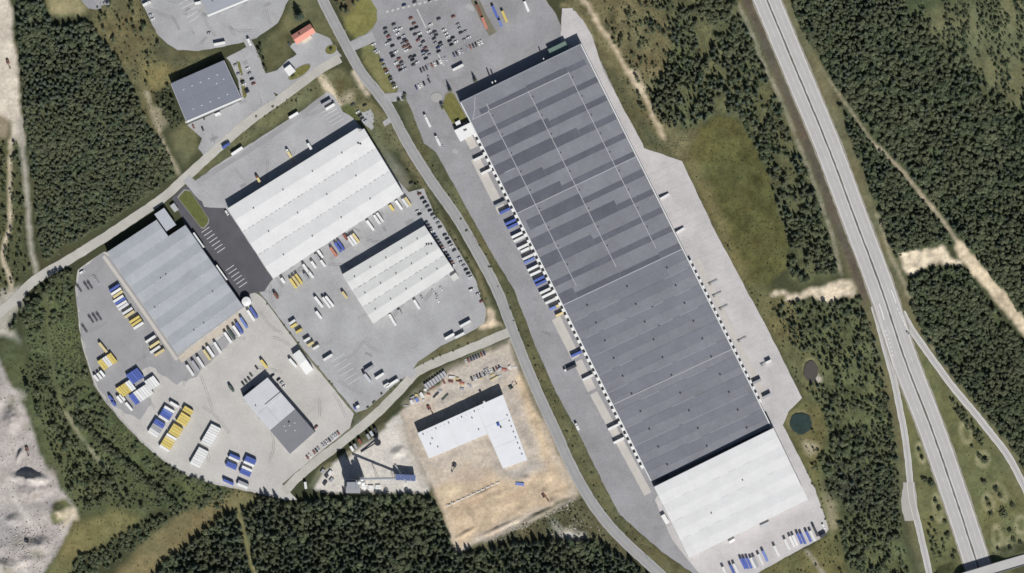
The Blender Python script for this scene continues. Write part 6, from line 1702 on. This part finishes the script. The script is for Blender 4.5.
# single bushes and trees that can be told apart
solo = [('bush', 979, 456, 2.0, 1.6, 'dark bush, left of two above the ringed clumps near the right slip road'), ('bush', 985, 461, 2.6, 1.8, 'wide dark bush near the right slip road'), ('bush', 972, 447, 1.3, 1.4, 'small round bush beside the motorway verge'),
        ('bush', 1003, 513, 3.2, 2.0, 'widest dark bush in the slip road triangle'), ('bush', 991, 514, 1.9, 1.6, 'round bush just left of the widest dark bush'), ('bush', 1012, 505, 2.0, 1.7, 'round bush just right of the widest dark bush'), ('bush', 1010, 531, 1.8, 1.5, 'dark bush below the widest dark bush'), ('bush', 984, 482, 2.2, 1.6, 'dark bush at the motorway\'s right verge'),
        ('bush', 996, 490, 2.2, 1.6, 'dark bush inside the tilted grass ring'), ('bush', 1000, 496, 1.8, 1.5, 'smaller bush inside the tilted grass ring'), ('bush', 987, 500, 1.6, 1.4, 'bush in the ring nearest the motorway'), ('bush', 989, 505, 1.6, 1.4, 'lower bush in the ring nearest the motorway'), ('bush', 998, 549, 1.3, 1.2, 'small bush in the lowest grass ring'), ('bush', 1010, 549, 1.4, 1.2, 'small bush right in the lowest grass ring'), ('bush', 1021, 543, 1.8, 1.4, 'bush by the picture edge above the bridge'), ('bush', 1014, 540, 2.0, 1.2, 'flat bush in the long grass ring'),
        ('bush', 919, 450, 1.4, 1.4, 'upper bush in the pear-shaped ring left of the motorway'), ('bush', 922, 458, 1.5, 1.4, 'lower bush in the pear-shaped ring left of the motorway'), ('bush', 924, 480, 2.4, 1.6, 'dark bush beside the lay-by'), ('bush', 931, 483, 2.6, 1.8, 'bigger dark bush beside the lay-by'), ('bush', 936, 501, 1.7, 1.5, 'upper bush in the ring left of the motorway'), ('bush', 939, 509, 1.8, 1.5, 'lower bush in the ring left of the motorway'), ('bush', 932, 520, 1.8, 1.5, 'bush under the ring left of the motorway'), ('bush', 945, 522, 1.6, 1.4, 'bush close to the motorway\'s left verge'), ('bush', 948, 535, 2.0, 1.6, 'upper bush in the file beside the motorway'), ('bush', 954, 552, 1.6, 1.4, 'lower bush in the file beside the motorway'), ('bush', 953, 558, 1.8, 1.5, 'lowest bush in the file beside the motorway'),
        ('spruce', 299.5, 16.5, 2.1, 1.15, 'tall lone conifer on the verge above the red-roofed house'), ('spruce', 450, 90, .8, .8, 'small conifer at the tip of the warehouse lawn'), ('spruce', 475, 80.5, .8, .7, 'small conifer beside the shadow of the long warehouse'), ('broadleaf', 443, 107, .8, .7, 'small tree at the left edge of the warehouse lawn'), ('broadleaf', 347, 12, .95, .8, 'tree on the corner by the main road'),
        ('bush', 293, 76, 1.5, 1.2, 'bush on the long grass islet'), ('bush', 331, 49, 1.3, 1.1, 'bush on the small grass islet'), ('broadleaf', 416, 186, .5, .4, 'small tree on the verge by the small car line'), ('bush', 405, 94, 1.3, 1.2, 'bush at the tip of the verge by the gate'), ('bush', 399, 101, 1.6, 1.4, 'second bush on the verge by the gate'), ('bush', 404, 98, 1.8, 1.6, 'largest bush on the verge by the gate'),
        ('broadleaf', 487, 371, .0, .0, '')]
for kind, x, y, sx, sz, lb in solo:
    if lb:
        plant(x, y, kind, sx, sz, lb, None)
# clump left of the motorway near the bridge
k = 0
for x, y in ((930, 536), (935, 541), (932, 545), (938, 548), (943, 543), (946, 538), (934, 553), (940, 556), (945, 550), (936, 534), (931, 527)):
    k += 1
    plant(x + random.uniform(-1, 1), y, 'broadleaf', random.uniform(.55, .75), random.uniform(.5, .7), 'young tree, %s from the top in the clump above the bridge' % nth(k), 'clump above the bridge')
# verge shrubs
k = 0
for pl_, n, w, lab in (([(432, 165), (448, 192), (464, 220), (486, 258), (505, 296), (530, 352), (566, 424), (590, 474), (612, 514), (650, 552)], 34, 3, 'on the verge between main road and loading yard'),
                       ([(256, 120), (290, 100), (316, 84)], 12, 4, 'on the rough bank above the depot yard'), ([(396, 152), (420, 188), (446, 226), (474, 272)], 14, 3, 'on the brown verge right of the small hall'),
                       ([(268, 305), (300, 345), (330, 382), (352, 410)], 8, 1, 'on the dividing verge of the yards'), ([(362, 411), (384, 394), (408, 376)], 8, 2, 'on the verge along the plant road'), ([(424, 364), (446, 352), (470, 342)], 8, 2, 'on the long verge by the depot gate')):
    c = catmull(pl_, 2)
    for i in range(n):
        q = c[int((i + random.random()) / n * (len(c) - 1))]
        plant(q[0] + random.uniform(-w, w), q[1] + random.uniform(-w, w), 'bush', random.uniform(.4, 1.0), random.uniform(.3, .7), 'low shrub, %s from the top %s' % (nth(i + 1), lab), 'verge shrubs')
# the mass of the woods: points that carry tree instances
src = bpy.data.collections.new('wood_sources')
for i, (c, t, n_) in enumerate(KINDS):
    me = bpy.data.meshes.new('tree_%02d' % i)
    import bmesh
    bm = bmesh.new(); bm.from_mesh(c); nf = len(bm.faces); bm.from_mesh(t); bm.faces.ensure_lookup_table()
    for j in range(nf, len(bm.faces)):
        bm.faces[j].material_index = 1
    bm.to_mesh(me); bm.free()
    me.materials.append(c.materials[0]); me.materials.append(BARK)
    src.objects.link(bpy.data.objects.new('tree_%02d' % i, me))
ng = bpy.data.node_groups.new('wood', 'GeometryNodeTree')
ng.interface.new_socket('Geometry', in_out='INPUT', socket_type='NodeSocketGeometry')
ng.interface.new_socket('Geometry', in_out='OUTPUT', socket_type='NodeSocketGeometry')
gi, go = ng.nodes.new('NodeGroupInput'), ng.nodes.new('NodeGroupOutput')
ci = ng.nodes.new('GeometryNodeCollectionInfo'); ci.inputs['Collection'].default_value = src
ci.inputs['Separate Children'].default_value = True; ci.inputs['Reset Children'].default_value = True
ip = ng.nodes.new('GeometryNodeInstanceOnPoints'); ip.inputs['Pick Instance'].default_value = True
def attr(nm, ty):
    n = ng.nodes.new('GeometryNodeInputNamedAttribute'); n.data_type = ty; n.inputs['Name'].default_value = nm
    return n.outputs['Attribute']
ng.links.new(gi.outputs[0], ip.inputs['Points']); ng.links.new(ci.outputs[0], ip.inputs['Instance'])
ng.links.new(attr('kind', 'INT'), ip.inputs['Instance Index'])
er = ng.nodes.new('FunctionNodeEulerToRotation'); ng.links.new(attr('rot', 'FLOAT_VECTOR'), er.inputs[0]); ng.links.new(er.outputs[0], ip.inputs['Rotation'])
ng.links.new(attr('scl', 'FLOAT_VECTOR'), ip.inputs['Scale']); ng.links.new(ip.outputs[0], go.inputs[0])
def mass(name, items, label):
    me = bpy.data.meshes.new(name)
    me.from_pydata([(*P(x, y, 0)[:2], ground_z(x, y) - .05) for x, y, *_ in items], [], [])
    me.attributes.new('kind', 'INT', 'POINT').data.foreach_set('value', [random.randrange(*KIX[t[2]]) for t in items])
    me.attributes.new('rot', 'FLOAT_VECTOR', 'POINT').data.foreach_set('vector', [c for t in items for c in (random.uniform(-.05, .05), random.uniform(-.05, .05), random.random() * 6.28)])
    me.attributes.new('scl', 'FLOAT_VECTOR', 'POINT').data.foreach_set('vector', [c for t in items for c in (t[3], t[3], t[4])])
    o = link(name, me)
    o.modifiers.new('wood', 'NODES').node_group = ng
    struct(o, 'stuff', label)
mass('forest', [t for t in rest if t[2] != 'bush'], 'close-grown mass of smaller trees in the woods')
mass('undergrowth', [t for t in rest if t[2] == 'bush'], 'scattered low scrub at the edges of the woods')
print('TREES', len(TREES), 'objects', len(bpy.data.objects))
